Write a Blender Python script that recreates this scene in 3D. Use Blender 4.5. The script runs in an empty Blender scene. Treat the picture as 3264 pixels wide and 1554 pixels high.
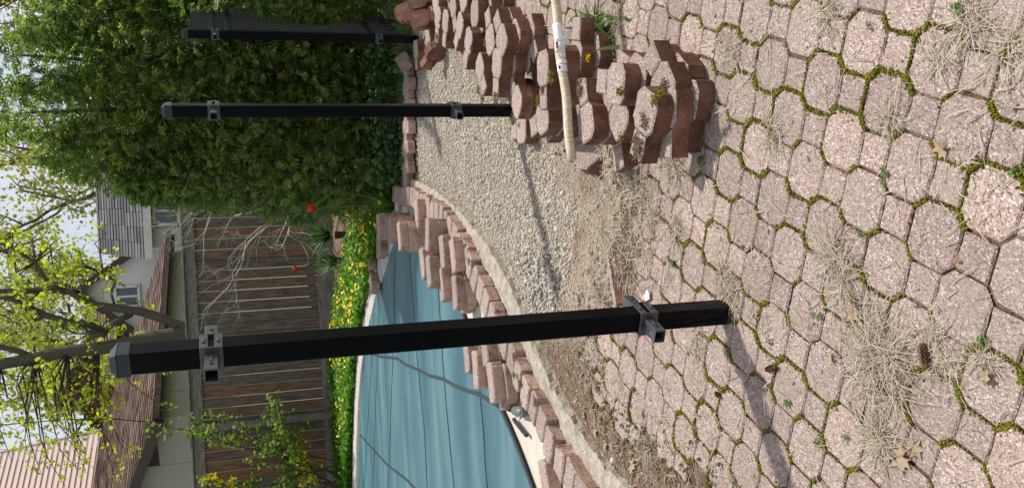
import bpy, bmesh, math, random
import numpy as np
from mathutils import Vector, Matrix, noise as mnoise
random.seed(7); rng = np.random.default_rng(11)
SC = bpy.context.scene
COL = SC.collection
R = math.radians
# ------------------------------------------------------------------ camera (the photograph is lying on its side: world up points to the picture's left)
EYE = 1.377; TILT = R(17.63); ROLL = R(-2.8); FPX = 2770.0
F_ = np.array([0, math.cos(TILT), -math.sin(TILT)]); R0 = np.array([1.0, 0, 0]); U0 = np.cross(R0, F_)
R_ = R0*math.cos(ROLL) + U0*math.sin(ROLL); U_ = -R0*math.sin(ROLL) + U0*math.cos(ROLL)
cd = bpy.data.cameras.new('camera'); cam = bpy.data.objects.new('camera', cd); COL.objects.link(cam)
cd.sensor_width = 36; cd.sensor_fit = 'HORIZONTAL'; cd.lens = FPX/3264*36; cd.clip_start = .05; cd.clip_end = 2000
cam.matrix_world = Matrix(((-U_[0], R_[0], -F_[0], 0), (-U_[1], R_[1], -F_[1], 0), (-U_[2], R_[2], -F_[2], EYE), (0, 0, 0, 1)))
SC.camera = cam
# ------------------------------------------------------------------ sky, sun, exposure
SUN_AZ = R(30); SUN_EL = R(57)          # azimuth measured from +X towards +Y
w = bpy.data.worlds.new('World'); SC.world = w; w.use_nodes = True
nt = w.node_tree; bg = nt.nodes['Background']; sky = nt.nodes.new('ShaderNodeTexSky')
sky.sky_type = 'NISHITA'; sky.sun_disc = False; sky.sun_elevation = SUN_EL; sky.sun_rotation = R(90) - SUN_AZ
sky.air_density = 1.0; sky.dust_density = 2.0
tcw = nt.nodes.new('ShaderNodeTexCoord'); mpw = nt.nodes.new('ShaderNodeMapping'); mpw.inputs['Scale'].default_value = (1, 1, 2.2); nw = nt.nodes.new('ShaderNodeTexNoise'); nw.inputs['Scale'].default_value = 2.6; nw.inputs['Detail'].default_value = 7; nw.inputs['Roughness'].default_value = .55
rw = nt.nodes.new('ShaderNodeValToRGB'); rw.color_ramp.elements[0].position = .36; rw.color_ramp.elements[0].color = (.35, .35, .35, 1); rw.color_ramp.elements[1].position = .60; rw.color_ramp.elements[1].color = (1, 1, 1, 1)
mw = nt.nodes.new('ShaderNodeMix'); mw.data_type = 'RGBA'; mw.inputs[7].default_value = (7.0, 7.2, 7.6, 1)    # thin bright cloud all over the sky
nt.links.new(tcw.outputs['Generated'], mpw.inputs[0]); nt.links.new(mpw.outputs[0], nw.inputs['Vector']); nt.links.new(nw.outputs['Fac'], rw.inputs[0]); nt.links.new(rw.outputs[0], mw.inputs[0]); nt.links.new(sky.outputs[0], mw.inputs[6])
nt.links.new(mw.outputs[2], bg.inputs[0]); bg.inputs[1].default_value = .12
sd = bpy.data.lights.new('sun', 'SUN'); sd.energy = 5.0; sd.angle = R(2.0); sd.color = (1, .95, .87)
so = bpy.data.objects.new('sun', sd); COL.objects.link(so)
sv = Vector((math.cos(SUN_EL)*math.cos(SUN_AZ), math.cos(SUN_EL)*math.sin(SUN_AZ), math.sin(SUN_EL)))
so.rotation_euler = sv.to_track_quat('Z', 'Y').to_euler()
vs = SC.view_settings; vs.view_transform = 'Standard'; vs.look = 'None'; vs.exposure = 0.02; vs.gamma = 1; vs.use_curve_mapping = False
SC.cycles.max_bounces = 6; SC.cycles.transparent_max_bounces = 8; SC.cycles.use_denoising = True

# ------------------------------------------------------------------ helpers
def ray(x, y):                                       # a pixel of the 3264 x 1554 photograph
    return F_ + R_*((1554-y)-777)/FPX - U_*(x-1632)/FPX
def Z(x, y, z=0.0):                                  # point of that line of sight at height z
    d = ray(x, y); k = (z-EYE)/d[2]; return np.array([0, 0, EYE]) + k*d
def Y(x, y, dist):                                   # point of that line of sight at depth dist
    d = ray(x, y); return np.array([0, 0, EYE]) + d*dist/d[1]
DS = 3264/2576
def dZ(x, y, z=0.0): return Z(x*DS, y*DS, z)
def dY(x, y, d): return Y(x*DS, y*DS, d)
LABELS = {}
def tag(o, label=None, cat=None, group=None, kind=None):
    if label:
        o['label'] = label
        if label in LABELS: print('DUPLICATE LABEL', label)
        LABELS[label] = 1
    if cat: o['category'] = cat
    if group: o['group'] = group
    if kind: o['kind'] = kind
    return o
def link(name, me, mat=None, parent=None):
    o = bpy.data.objects.new(name, me); COL.objects.link(o)
    if mat is not None and me is not None and not me.materials:
        for m in (mat if isinstance(mat, (list, tuple)) else [mat]): me.materials.append(m)
    if parent is not None: o.parent = parent
    return o
def empty(name, loc=(0, 0, 0), rz=0.0):
    o = bpy.data.objects.new(name, None); COL.objects.link(o); o.location = loc; o.rotation_euler = (0, 0, rz); o.empty_display_size = .1
    return o
def pmesh(name, V, F, mi=None, smooth=False):
    me = bpy.data.meshes.new(name); me.from_pydata([tuple(map(float, v)) for v in V], [], [tuple(f) for f in F]); me.update()
    if mi is not None: me.polygons.foreach_set('material_index', mi)
    if smooth: me.polygons.foreach_set('use_smooth', [True]*len(me.polygons))
    return me
def fmesh(name, V, F, smooth=False):                 # V (n,3), F (m,k): quick builder for big meshes
    V = np.asarray(V, np.float32); F = np.asarray(F, np.int32); m, k = F.shape
    me = bpy.data.meshes.new(name); me.vertices.add(len(V)); me.vertices.foreach_set('co', V.ravel())
    me.loops.add(m*k); me.loops.foreach_set('vertex_index', F.ravel())
    me.polygons.add(m); me.polygons.foreach_set('loop_start', np.arange(0, m*k, k, dtype=np.int32))
    if smooth: me.polygons.foreach_set('use_smooth', np.ones(m, bool))
    me.update(calc_edges=True); return me
def scatter(tv, tf, pos, rot, scl):                  # copies of a template joined together; rot (N,3,3)
    tv = np.asarray(tv, float); tf = np.asarray(tf, int); N = len(pos)
    scl = np.asarray(scl, float)
    if scl.ndim == 1: scl = scl[:, None]
    V = np.einsum('nij,ntj->nti', rot, tv[None]*scl[:, None, :]) + np.asarray(pos)[:, None, :]
    F = tf[None] + (np.arange(N)*len(tv))[:, None, None]
    return V.reshape(-1, 3), F.reshape(-1, tf.shape[1])
def frames(d, roll=None):                            # rotation matrices whose local +Y is d, random roll about it
    d = np.asarray(d, float); d = d/np.linalg.norm(d, axis=1, keepdims=True)
    ref = np.where(np.abs(d[:, 2:3]) > .95, np.array([[1., 0, 0]]), np.array([[0, 0, 1.]]))
    x = np.cross(d, ref); x /= np.linalg.norm(x, axis=1, keepdims=True); z = np.cross(x, d)
    if roll is not None:
        c = np.cos(roll)[:, None]; s = np.sin(roll)[:, None]; x, z = x*c+z*s, -x*s+z*c
    return np.stack([x, d, z], axis=2)
def rotz(a):
    c, s = np.cos(a), np.sin(a); o = np.zeros_like(c); i = np.ones_like(c)
    return np.stack([np.stack([c, -s, o], 1), np.stack([s, c, o], 1), np.stack([o, o, i], 1)], 1)
def randrot(n):
    q = rng.normal(size=(n, 4)); q /= np.linalg.norm(q, axis=1, keepdims=True); a, b, c, d = q.T
    return np.stack([np.stack([1-2*(c*c+d*d), 2*(b*c-a*d), 2*(b*d+a*c)], 1), np.stack([2*(b*c+a*d), 1-2*(b*b+d*d), 2*(c*d-a*b)], 1), np.stack([2*(b*d-a*c), 2*(c*d+a*b), 1-2*(b*b+c*c)], 1)], 1)
class MB:
    def __init__(s): s.V = []; s.F = []; s.M = []
    def add(s, V, F, m=0):
        b = len(s.V); s.V += [tuple(v) for v in V]; s.F += [tuple(i+b for i in f) for f in F]; s.M += [m]*len(F); return s
    def box(s, c, d, rz=0.0, m=0, bev=0.0, rx=0.0):
        hx, hy, hz = d[0]/2, d[1]/2, d[2]/2
        if bev <= 0:
            V = [(x, y, z) for z in (-hz, hz) for y in (-hy, hy) for x in (-hx, hx)]
            F = [(0, 2, 3, 1), (4, 5, 7, 6), (0, 1, 5, 4), (2, 6, 7, 3), (0, 4, 6, 2), (1, 3, 7, 5)]
        else:
            bm = bmesh.new(); bmesh.ops.create_cube(bm, size=1); bmesh.ops.scale(bm, vec=d, verts=bm.verts)
            bmesh.ops.bevel(bm, geom=bm.edges[:], offset=bev, segments=1, affect='EDGES', profile=.5); bm.verts.index_update()
            V = [v.co[:] for v in bm.verts]; F = [[v.index for v in f.verts] for f in bm.faces]; bm.free()
        q = Matrix.Translation(c) @ Matrix.Rotation(rz, 4, 'Z') @ Matrix.Rotation(rx, 4, 'X')
        return s.add([q @ Vector(v) for v in V], F, m)
    def beam(s, a, b, wd, hg, m=0):                   # bar from a to b, wd across, hg in the upright sense
        a = Vector(a); b = Vector(b); d = (b-a); L = d.length; d.normalize(); up = Vector((0, 0, 1))
        if abs(d.z) > .98: up = Vector((0, 1, 0))
        x = d.cross(up).normalized(); z = x.cross(d)
        V = [p + x*sx*wd/2 + z*sz*hg/2 for p in (a, b) for sx, sz in ((-1, -1), (1, -1), (1, 1), (-1, 1))]
        return s.add(V, [(3, 2, 1, 0), (4, 5, 6, 7), (0, 1, 5, 4), (1, 2, 6, 5), (2, 3, 7, 6), (3, 0, 4, 7)], m)
    def tube(s, P, rad, n=8, m=0, cap=True):
        P = [Vector(p) for p in P]
        if not hasattr(rad, '__len__'): rad = [rad]*len(P)
        V = []; F = []; px = None
        for i, p in enumerate(P):
            d = (P[min(i+1, len(P)-1)] - P[max(i-1, 0)]).normalized()
            if px is None:
                ref = Vector((0, 0, 1)) if abs(d.z) < .9 else Vector((1, 0, 0)); px = d.cross(ref).normalized()
            px = (px - d*px.dot(d)).normalized(); py = d.cross(px)
            for k in range(n):
                a = 2*math.pi*k/n; V.append(p + (px*math.cos(a)+py*math.sin(a))*rad[i])
        for i in range(len(P)-1):
            for k in range(n): F.append((i*n+k, i*n+(k+1) % n, (i+1)*n+(k+1) % n, (i+1)*n+k))
        if cap: F.append(tuple(range(n-1, -1, -1))); F.append(tuple((len(P)-1)*n+k for k in range(n)))
        return s.add(V, F, m)
    def prism(s, poly, z0, z1, m=0, top=None):
        n = len(poly); V = [(x, y, z0) for x, y in poly] + [(x, y, z1) for x, y in poly]
        s.add(V, [tuple(range(n-1, -1, -1))] + [(i, (i+1) % n, n+(i+1) % n, n+i) for i in range(n)], m)
        b = len(s.V); s.F.append(tuple(b-n+i for i in range(n))); s.M.append(m if top is None else top); return s
    def build(s, name, mat, parent=None, smooth=False):
        return link(name, pmesh(name, s.V, s.F, s.M, smooth), mat, parent)
def nz(x, y, z=0.0): return mnoise.noise(Vector((x, y, z)))

# ------------------------------------------------------------------ materials
class NT:
    def __init__(s, name, rough=.8, spec=.3):
        s.m = bpy.data.materials.new(name); s.m.use_nodes = True; s.t = s.m.node_tree; s.b = s.t.nodes['Principled BSDF']
        s.b.inputs['Roughness'].default_value = rough; s.b.inputs['Specular IOR Level'].default_value = spec
        s.tc = None
    def n(s, typ, **kw):
        o = s.t.nodes.new('ShaderNode'+typ)
        for k, v in kw.items():
            if hasattr(o, k): setattr(o, k, v)
            else: o.inputs[k.replace('_', ' ')].default_value = v
        return o
    def l(s, a, b): s.t.links.new(a, b)
    def co(s, kind='Object', scale=(1, 1, 1), rnd=False):
        if s.tc is None: s.tc = s.n('TexCoord')
        src = s.tc.outputs[kind]
        if kind == 'Geo': pass
        mp = s.n('Mapping'); mp.inputs['Scale'].default_value = scale; s.l(src, mp.inputs['Vector'])
        if rnd:
            oi = s.n('ObjectInfo'); mul = s.n('VectorMath', operation='SCALE'); mul.inputs[0].default_value = (37, 51, 73)
            s.l(oi.outputs['Random'], mul.inputs['Scale']); s.l(mul.outputs[0], mp.inputs['Location'])
        return mp.outputs[0]
    def pos(s, scale=1):
        g = s.n('NewGeometry'); mp = s.n('Mapping'); mp.inputs['Scale'].default_value = (scale,)*3 if not hasattr(scale, '__len__') else scale
        s.l(g.outputs['Position'], mp.inputs['Vector']); return mp.outputs[0]
    def noise(s, vec, scale, detail=3, rough=.55, out='Fac'):
        o = s.n('TexNoise', Scale=scale, Detail=detail, Roughness=rough); s.l(vec, o.inputs['Vector']); return o.outputs[out]
    def vor(s, vec, scale, out='Color', feature='F1', rand=1.0):
        o = s.n('TexVoronoi', Scale=scale, Randomness=rand); o.feature = feature; s.l(vec, o.inputs['Vector']); return o.outputs[out]
    def ramp(s, fac, stops, interp='LINEAR'):
        o = s.n('ValToRGB'); e = o.color_ramp.elements; o.color_ramp.interpolation = interp
        while len(e) < len(stops): e.new(.5)
        for i, (p, c) in enumerate(stops): e[i].position = p; e[i].color = (*c, 1) if len(c) == 3 else c
        s.l(fac, o.inputs[0]); return o.outputs[0]
    def mix(s, fac, a, b, blend='MIX'):
        o = s.n('Mix'); o.data_type = 'RGBA'; o.blend_type = blend
        for sock, v in ((o.inputs[0], fac), (o.inputs[6], a), (o.inputs[7], b)):
            if isinstance(v, (int, float)): sock.default_value = v
            elif isinstance(v, tuple): sock.default_value = (*v, 1)
            else: s.l(v, sock)
        return o.outputs[2]
    def math(s, op, a, b=0.0):
        o = s.n('Math', operation=op)
        for i, v in enumerate((a, b)):
            if isinstance(v, (int, float)): o.inputs[i].default_value = v
            else: s.l(v, o.inputs[i])
        return o.outputs[0]
    def rand(s, kind='obj'):
        if kind == 'obj': return s.n('ObjectInfo').outputs['Random']
        return s.n('NewGeometry').outputs['Random Per Island']
    def attr(s, name): o = s.n('Attribute'); o.attribute_name = name; return o.outputs['Fac']
    def col(s, c):
        if isinstance(c, tuple): s.b.inputs['Base Color'].default_value = (*c, 1)
        else: s.l(c, s.b.inputs['Base Color'])
        return s
    def bump(s, h, strength=.4, dist=.01):
        o = s.n('Bump', Strength=strength, Distance=dist); s.l(h, o.inputs['Height']); s.l(o.outputs[0], s.b.inputs['Normal']); return s
    def translucent(s, c, fac=.4):
        tr = s.n('BsdfTranslucent'); mx = s.n('MixShader'); mx.inputs[0].default_value = fac
        if isinstance(c, tuple): tr.inputs[0].default_value = (*c, 1)
        else: s.l(c, tr.inputs[0])
        out = s.t.nodes['Material Output']; s.l(s.b.outputs[0], mx.inputs[1]); s.l(tr.outputs[0], mx.inputs[2]); s.l(mx.outputs[0], out.inputs[0]); return s
def simple(name, c, rough=.7, spec=.3, var=.15, scale=6, metal=0.0, bump=0.0, bscale=40):
    t = NT(name, rough, spec); v = t.noise(t.co(), scale, 4)
    t.col(t.mix(v, tuple(x*(1-var) for x in c), tuple(min(1, x*(1+var)) for x in c))); t.b.inputs['Metallic'].default_value = metal
    if bump: t.bump(t.noise(t.co(), bscale, 3), bump, .004)
    return t.m
def leafmat(name, cols, tr=.45, rough=.55, gain=1.6):
    t = NT(name, rough, .3); r = t.rand('isl'); n = len(cols)
    c = t.ramp(r, [(i/max(1, n-1), x) for i, x in enumerate(cols)]); t.col(c)
    t.translucent(t.mix(1.0, c, (gain, gain*1.05, gain*.55), 'MULTIPLY'), tr); return t.m
M = {}
# exposed aggregate paver face
t = NT('paver_face', .85, .25); v = t.co(rnd=True)
ch = t.vor(v, 250); sep = t.n('SeparateColor'); t.l(ch, sep.inputs[0])
agg = t.ramp(sep.outputs[0], [(0, (.13, .09, .08)), (.16, (.255, .184, .166)), (.5, (.345, .262, .240)), (.80, (.395, .318, .292)), (.94, (.53, .465, .42)), (1, (.64, .585, .54))])
big = t.noise(v, 9, 4); agg = t.mix(t.math('MULTIPLY', t.ramp(big, [(.42, (0, 0, 0)), (.66, (1, 1, 1))]), .45), agg, (.30, .235, .19))
ob = t.ramp(t.rand(), [(0, (.82, .80, .80)), (.35, (.94, .93, .92)), (.75, (1.02, 1.0, .985)), (1, (1.12, 1.09, 1.05))]); agg = t.mix(1.0, agg, ob, 'MULTIPLY')
dirt = t.noise(v, 22, 5, .7); agg = t.mix(t.math('MULTIPLY', t.ramp(dirt, [(.56, (0, 0, 0)), (.74, (1, 1, 1))]), .55), agg, (.24, .17, .12))
t.col(agg).bump(t.vor(v, 250, 'Distance'), .7, .004); M['face'] = t.m
# smooth brown moulded side
t = NT('paver_side', .85, .2); v = t.co(rnd=True); a = t.noise(v, 14, 5, .65)
c = t.ramp(a, [(.3, (.072, .034, .024)), (.5, (.15, .071, .050)), (.72, (.24, .13, .095))])
sp = t.noise(v, 160, 2); c = t.mix(t.ramp(sp, [(.62, (0, 0, 0)), (.72, (.6, .6, .6))]), c, (.36, .25, .19))
c = t.mix(1.0, c, t.ramp(t.rand(), [(0, (.75, .75, .75)), (1, (1.25, 1.2, 1.2))]), 'MULTIPLY'); t.col(c).bump(t.noise(v, 90, 3), .5, .003); M['side'] = t.m
t = NT('edge_paver_side', .88, .2); v = t.co(rnd=True); a = t.noise(v, 20, 6, .7)
c = t.ramp(a, [(.30, (.15, .095, .075)), (.46, (.36, .24, .19)), (.7, (.50, .375, .315))]); 
c = t.mix(1.0, c, t.ramp(t.rand(), [(0, (.75, .72, .70)), (1, (1.15, 1.1, 1.1))]), 'MULTIPLY'); t.col(c).bump(t.noise(v, 60, 4), .8, .006); M['eside'] = t.m
# earth bed
t = NT('earth', .95, .15); v = t.co()
soil = t.ramp(t.noise(v, 30, 6, .7), [(.3, (.07, .045, .03)), (.55, (.19, .13, .09)), (.75, (.30, .22, .155))])
sand = t.ramp(t.noise(v, 150, 4, .7), [(.3, (.17, .12, .085)), (.5, (.335, .265, .20)), (.7, (.48, .41, .33))])
stone = t.ramp(t.vor(v, 90), [(.1, (.36, .30, .23)), (.5, (.50, .44, .36)), (.9, (.64, .57, .48))])
sand = t.mix(t.ramp(t.noise(v, 7, 5, .65), [(.46, (0, 0, 0)), (.62, (.8, .8, .8))]), sand, soil); c = t.mix(t.attr('sand'), soil, sand); c = t.mix(t.attr('gravel'), c, stone)
t.col(c).bump(t.math('ADD', t.noise(v, 120, 4, .7), t.vor(v, 90, 'Distance')), .9, .008); M['earth'] = t.m
t = NT('gravel', .9, .2); r = t.rand('isl'); c = t.ramp(r, [(0, (.17, .155, .135)), (.15, (.29, .26, .22)), (.5, (.405, .36, .305)), (.8, (.485, .44, .375)), (.94, (.34, .32, .295)), (1, (.62, .58, .52))])
c = t.mix(t.math('MULTIPLY', t.noise(t.co(), 60, 3), .4), c, (.42, .35, .26)); t.col(c); M['gravel'] = t.m
t = NT('shade_grey_gravel', .9, .2); c = t.ramp(t.rand('isl'), [(0, (.20, .185, .165)), (.5, (.33, .31, .28)), (1, (.50, .47, .43))]); t.col(c); M['shadegravel'] = t.m  # grey tint carries the middle post's shadow as stone colour
t = NT('concrete', .9, .2); v = t.co(); c = t.ramp(t.noise(v, 18, 6, .7), [(.28, (.22, .19, .145)), (.5, (.38, .34, .275)), (.7, (.52, .47, .385))])
c = t.mix(t.ramp(t.noise(v, 90, 2), [(.60, (0, 0, 0)), (.68, (.8, .8, .8))]), c, (.16, .13, .10)); t.col(c).bump(t.noise(v, 70, 5, .7), .8, .012); M['conc'] = t.m
M['deck'] = simple('deck_concrete', (.50, .45, .385), .9, .2, .14, 12, bump=.4, bscale=90)
M['coping'] = simple('grey_coping', (.42, .40, .37), .9, .2, .2, 9, bump=.4, bscale=60)
t = NT('pool_cover', .42, .45); v = t.co(); a = t.noise(t.co(scale=(.25, 1.6, 1)), 2.2, 4); 
c = t.ramp(a, [(.3, (.036, .105, .140)), (.5, (.058, .145, .182)), (.72, (.115, .220, .248))]); c = t.mix(t.ramp(t.noise(v, 180, 2), [(.66, (0, 0, 0)), (.74, (.5, .5, .5))]), c, (.30, .36, .36))  # lighter teal streaks are highlights put into the cover's colour
t.col(c).bump(t.noise(t.co(scale=(1, .3, 1)), 6, 3), .25, .03); M['cover'] = t.m
M['seam'] = simple('dark_seam', (.018, .028, .04), .6, .3); M['strap'] = simple('grey_strap', (.032, .042, .052), .7, .3)
t = NT('black_powder_coat', .38, .07); v = t.co(); dz = t.n('SeparateXYZ'); t.l(v, dz.inputs[0]); sc = t.noise(t.co(scale=(1, 1, .25)), 45, 5, .7)
low = t.ramp(dz.outputs[2], [(.03, (.22, .22, .22)), (.25, (.03, .03, .03)), (.6, (0, 0, 0))]); c = t.mix(t.math('MULTIPLY', low, t.ramp(sc, [(.42, (0, 0, 0)), (.66, (1, 1, 1))])), (.0025, .003, .005), (.13, .105, .08)); t.col(c)
t.l(t.ramp(sc, [(.3, (.22, .22, .22)), (.7, (.42, .42, .42))]), t.b.inputs['Roughness']); M['black'] = t.m
M['blackp'] = simple('black_plastic', (.014, .016, .022), .26, .4, .2, 30)
M['bracket'] = simple('bracket_metal', (.05, .053, .062), .25, .6, .2, 30); M['picket'] = simple('black_aluminium', (.016, .018, .024), .3, .6)
t = NT('weathered_wood', .9, .15); v = t.co(scale=(6, 6, .8), rnd=True); a = t.noise(v, 7, 5, .65)
c = t.ramp(a, [(.28, (.048, .038, .032)), (.5, (.135, .102, .083)), (.72, (.225, .172, .138))]); c = t.mix(t.math('MULTIPLY', t.ramp(t.rand(), [(.55, (0, 0, 0)), (.95, (1, 1, 1))]), .75), c, t.ramp(a, [(.3, (.12, .056, .026)), (.7, (.31, .15, .075))]))
t.col(c).bump(a, .4, .004); M['wood'] = t.m
t = NT('grey_wood', .9, .15); v = t.co(scale=(1, 6, 6), rnd=True); a = t.noise(v, 7, 5, .65); t.col(t.ramp(a, [(.3, (.10, .09, .08)), (.7, (.28, .25, .22))])).bump(a, .4, .004); M['greywood'] = t.m
t = NT('pole_wood', .6, .3); v = t.co(scale=(20, 20, 1.5)); a = t.noise(v, 6, 5, .65); c = t.ramp(a, [(.3, (.38, .28, .19)), (.55, (.60, .50, .38)), (.75, (.76, .70, .60))]); t.col(c); M['pole'] = t.m
M['whitetape'] = simple('white_tape', (.78, .77, .75), .45, .5, .08); M['plastic'] = simple('clear_plastic_scrap', (.72, .72, .70), .3, .5, .06)
M['ink'] = simple('black_ink', (.03, .03, .035), .7)
def cedarmat():
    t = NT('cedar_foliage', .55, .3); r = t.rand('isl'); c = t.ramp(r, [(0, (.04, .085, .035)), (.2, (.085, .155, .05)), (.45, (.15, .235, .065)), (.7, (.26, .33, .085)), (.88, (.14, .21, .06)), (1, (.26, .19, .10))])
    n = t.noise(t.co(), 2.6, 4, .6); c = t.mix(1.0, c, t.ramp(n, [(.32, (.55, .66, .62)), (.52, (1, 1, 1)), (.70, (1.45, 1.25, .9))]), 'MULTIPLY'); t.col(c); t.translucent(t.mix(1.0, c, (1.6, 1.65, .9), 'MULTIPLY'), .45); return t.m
M['cedar'] = cedarmat()
M['ivy'] = leafmat('lit_foliage', [(.05, .10, .02), (.10, .17, .035), (.16, .24, .05), (.22, .28, .10)], .35)
M['bark'] = simple('grey_bark', (.11, .095, .075), .95, .1, .4, 20, bump=.8, bscale=30)
M['twig'] = simple('pale_twig', (.42, .38, .33), .9, .1, .25, 20); M['dtwig'] = simple('brown_twig', (.07, .05, .04), .9, .1, .3, 10)
M['maple'] = leafmat('young_maple_leaf', [(.24, .30, .025), (.40, .46, .04), (.54, .58, .07), (.33, .39, .035)], .5, gain=1.5)
M['far_leaf'] = leafmat('far_leaf', [(.24, .26, .07), (.36, .36, .12), (.30, .32, .10)], .45, gain=1.4)
M['cover_leaf'] = leafmat('groundcover_leaf', [(.035, .10, .012), (.07, .18, .02), (.12, .27, .03), (.16, .32, .05)], .4)
M['yellow'] = leafmat('yellow_petal', [(.72, .46, .01), (.85, .60, .02), (.80, .66, .08)], .25, gain=1.2)
M['yucca'] = leafmat('yucca_leaf', [(.018, .05, .018), (.04, .09, .03), (.08, .15, .05)], .25)
M['shrub'] = leafmat('shrub_leaf', [(.06, .12, .02), (.13, .21, .03), (.22, .30, .05)], .4)
M['grassg'] = leafmat('green_blade', [(.05, .10, .02), (.09, .165, .035), (.14, .22, .06)], .35)
M['red'] = simple('red_petal', (.55, .02, .008), .5, .4, .2, 60); M['orange'] = simple('orange_petal', (.8, .16, .02), .5, .4, .2, 60)
M['straw'] = leafmat('dry_straw', [(.23, .185, .135), (.36, .30, .235), (.48, .42, .34), (.40, .325, .235)], .15, .8, gain=1.0)
M['deadleaf'] = leafmat('dead_leaf', [(.22, .12, .07), (.32, .19, .11), (.42, .32, .22), (.28, .13, .07)], .2, .7, gain=1.0)
t = NT('moss', .95, .1); c = t.ramp(t.rand('isl'), [(0, (.045, .045, .010)), (.35, (.105, .11, .012)), (.7, (.18, .175, .018)), (1, (.24, .18, .03))]); t.col(c); M['moss'] = t.m
M['cone'] = simple('cone_scale', (.16, .075, .045), .85, .2, .35, 60)
M['white'] = simple('white_scrap', (.58, .57, .54), .6, .3, .05)
def shingle(name, cs, row=.14):
    t = NT(name, .9, .15); c = t.ramp(t.rand('isl'), [(0, cs[0]), (.5, cs[1]), (1, cs[2])]); c = t.mix(t.math('MULTIPLY', t.noise(t.co(), 60, 3), .6), c, cs[0]); t.col(c).bump(t.noise(t.co(), 90, 3), .5, .01); return t.m
M['broof'] = shingle('brown_shingle', ((.10, .065, .055), (.19, .13, .115), (.27, .19, .165)))
M['groof'] = shingle('grey_shingle', ((.075, .075, .08), (.13, .13, .14), (.21, .205, .21)))
M['cream'] = simple('cream_block', (.40, .375, .32), .9, .2, .12, 4, bump=.3, bscale=40); M['fascia'] = simple('brown_fascia', (.06, .033, .027), .5, .4, .2)
M['pink'] = simple('pink_siding', (.76, .58, .53), .6, .3, .05, 3); M['stucco'] = simple('white_stucco', (.80, .79, .77), .85, .2, .05, 4)
M['brick'] = simple('red_brick', (.24, .115, .085), .9, .2, .3, 8); M['mortar'] = simple('mortar', (.38, .34, .30), .9, .1); M['wframe'] = simple('white_frame', (.74, .76, .78), .5, .4, .04)
t = NT('window_glass', .08, .6); t.col((.10, .13, .16)); M['glass'] = t.m
M['wsiding'] = simple('white_siding', (.70, .69, .66), .6, .3, .06, 3); M['lawn'] = simple('lawn', (.07, .11, .03), .95, .1, .4, 3)
M['cable'] = simple('black_cable', (.02, .02, .022), .6, .3); M['spring'] = simple('grey_metal', (.13, .135, .14), .42, .5, .15, 30)
M['dirt'] = simple('brown_dirt', (.17, .115, .08), .95, .1, .4, 30, bump=.8, bscale=60)

# ================================================================== SETTING: ground, patio, trench, pool
o = MB().add([(-400, -200, -.16), (400, -200, -.16), (400, 700, -.16), (-400, 700, -.16)], [(0, 1, 2, 3)]).build('ground', M['lawn']); tag(o, kind='structure')
PATIO = np.array([(2.014, 6.525), (1.372, 5.349), (1.014, 4.599), (0.788, 4.112), (0.606, 3.637), (0.467, 3.263), (0.331, 3.009), (0.158, 2.971), (-0.034, 3.0), (-0.121, 3.156), (-0.238, 3.336), (-0.479, 3.398), (-0.631, 3.302), (-0.735, 3.16), (-0.775, 2.95), (-0.80, 2.74), (-0.80, 2.53), (-0.87, 2.33), (-1.197, 1.701), (-1.5, .3), (3.5, .3), (4.5, 6.6)])
KERB_OUT = np.array([(0.60, 7.2), (0.55, 6.85), (0.422, 6.126), (0.197, 5.325), (-0.06, 4.681), (-0.362, 4.24), (-0.659, 3.901), (-0.863, 3.456), (-0.994, 2.931), (-1.15, 2.2), (-1.5, 1.2)])
def resample(P, n):
    P = np.asarray(P, float); d = np.r_[0, np.cumsum(np.linalg.norm(np.diff(P, axis=0), axis=1))]
    t = np.linspace(0, d[-1], n); return np.stack([np.interp(t, d, P[:, i]) for i in range(P.shape[1])], 1), d[-1]
def smoothp(P, n, it=3):
    P = np.asarray(P, float)
    for _ in range(it):
        Q = [P[0]]
        for a, b in zip(P[:-1], P[1:]): Q += [a*.75+b*.25, a*.25+b*.75]
        P = np.array(Q + [P[-1]])
    return resample(P, n)[0]
def inside(P, x, y):
    r = np.zeros(np.shape(x), bool); n = len(P)
    for i in range(n):
        x1, y1 = P[i]; x2, y2 = P[(i+1) % n]
        c = ((y1 > y) != (y2 > y)) & (x < (x2-x1)*(y-y1)/((y2-y1) if y2 != y1 else 1e-9)+x1); r ^= c
    return r
def segdist(P, x, y, closed=True):
    d = np.full(np.shape(x), 1e9); n = len(P)
    for i in range(n if closed else n-1):
        a = P[i]; b = P[(i+1) % n]; ab = b-a; t = np.clip(((x-a[0])*ab[0]+(y-a[1])*ab[1])/(ab@ab), 0, 1)
        d = np.minimum(d, np.hypot(x-a[0]-t*ab[0], y-a[1]-t*ab[1]))
    return d
def sd_patio(x, y): d = segdist(PATIO, x, y); return np.where(inside(PATIO, x, y), d, -d)
def smooth(a, b, t): t = np.clip((t-a)/(b-a), 0, 1); return t*t*(3-2*t)
KO = smoothp(KERB_OUT, 260)
POOLSIDE = np.vstack([KO, [(-9, 1.0), (-9, 12), (1.3, 12)]])
GS = .024; GX0 = -1.9; GY0 = .6; gx = np.arange(GX0, 3.4, GS); gy = np.arange(GY0, 8.0, GS); X, YY = np.meshgrid(gx, gy)
sdp = sd_patio(X, YY)
nzv = np.array([nz(a*6, b*6)*.008 + nz(a*22, b*22, 3)*.004 + nz(a*60, b*60, 9)*.0022 for a, b in zip(X.ravel(), YY.ravel())]).reshape(X.shape)
trench_z = -.046 + .014*smooth(-.45, -.05, sdp)
lump = np.array([max(0, nz(a*9, b*9, 5))*.03 for a, b in zip(X.ravel(), YY.ravel())]).reshape(X.shape)
bank = np.exp(-(sdp/.14)**2)
ZG = trench_z + (-.008-trench_z)*smooth(-.035, .03, sdp) + nzv*np.where(sdp > .05, .45, 1.0) + lump*bank*(sdp < .02)
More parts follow.
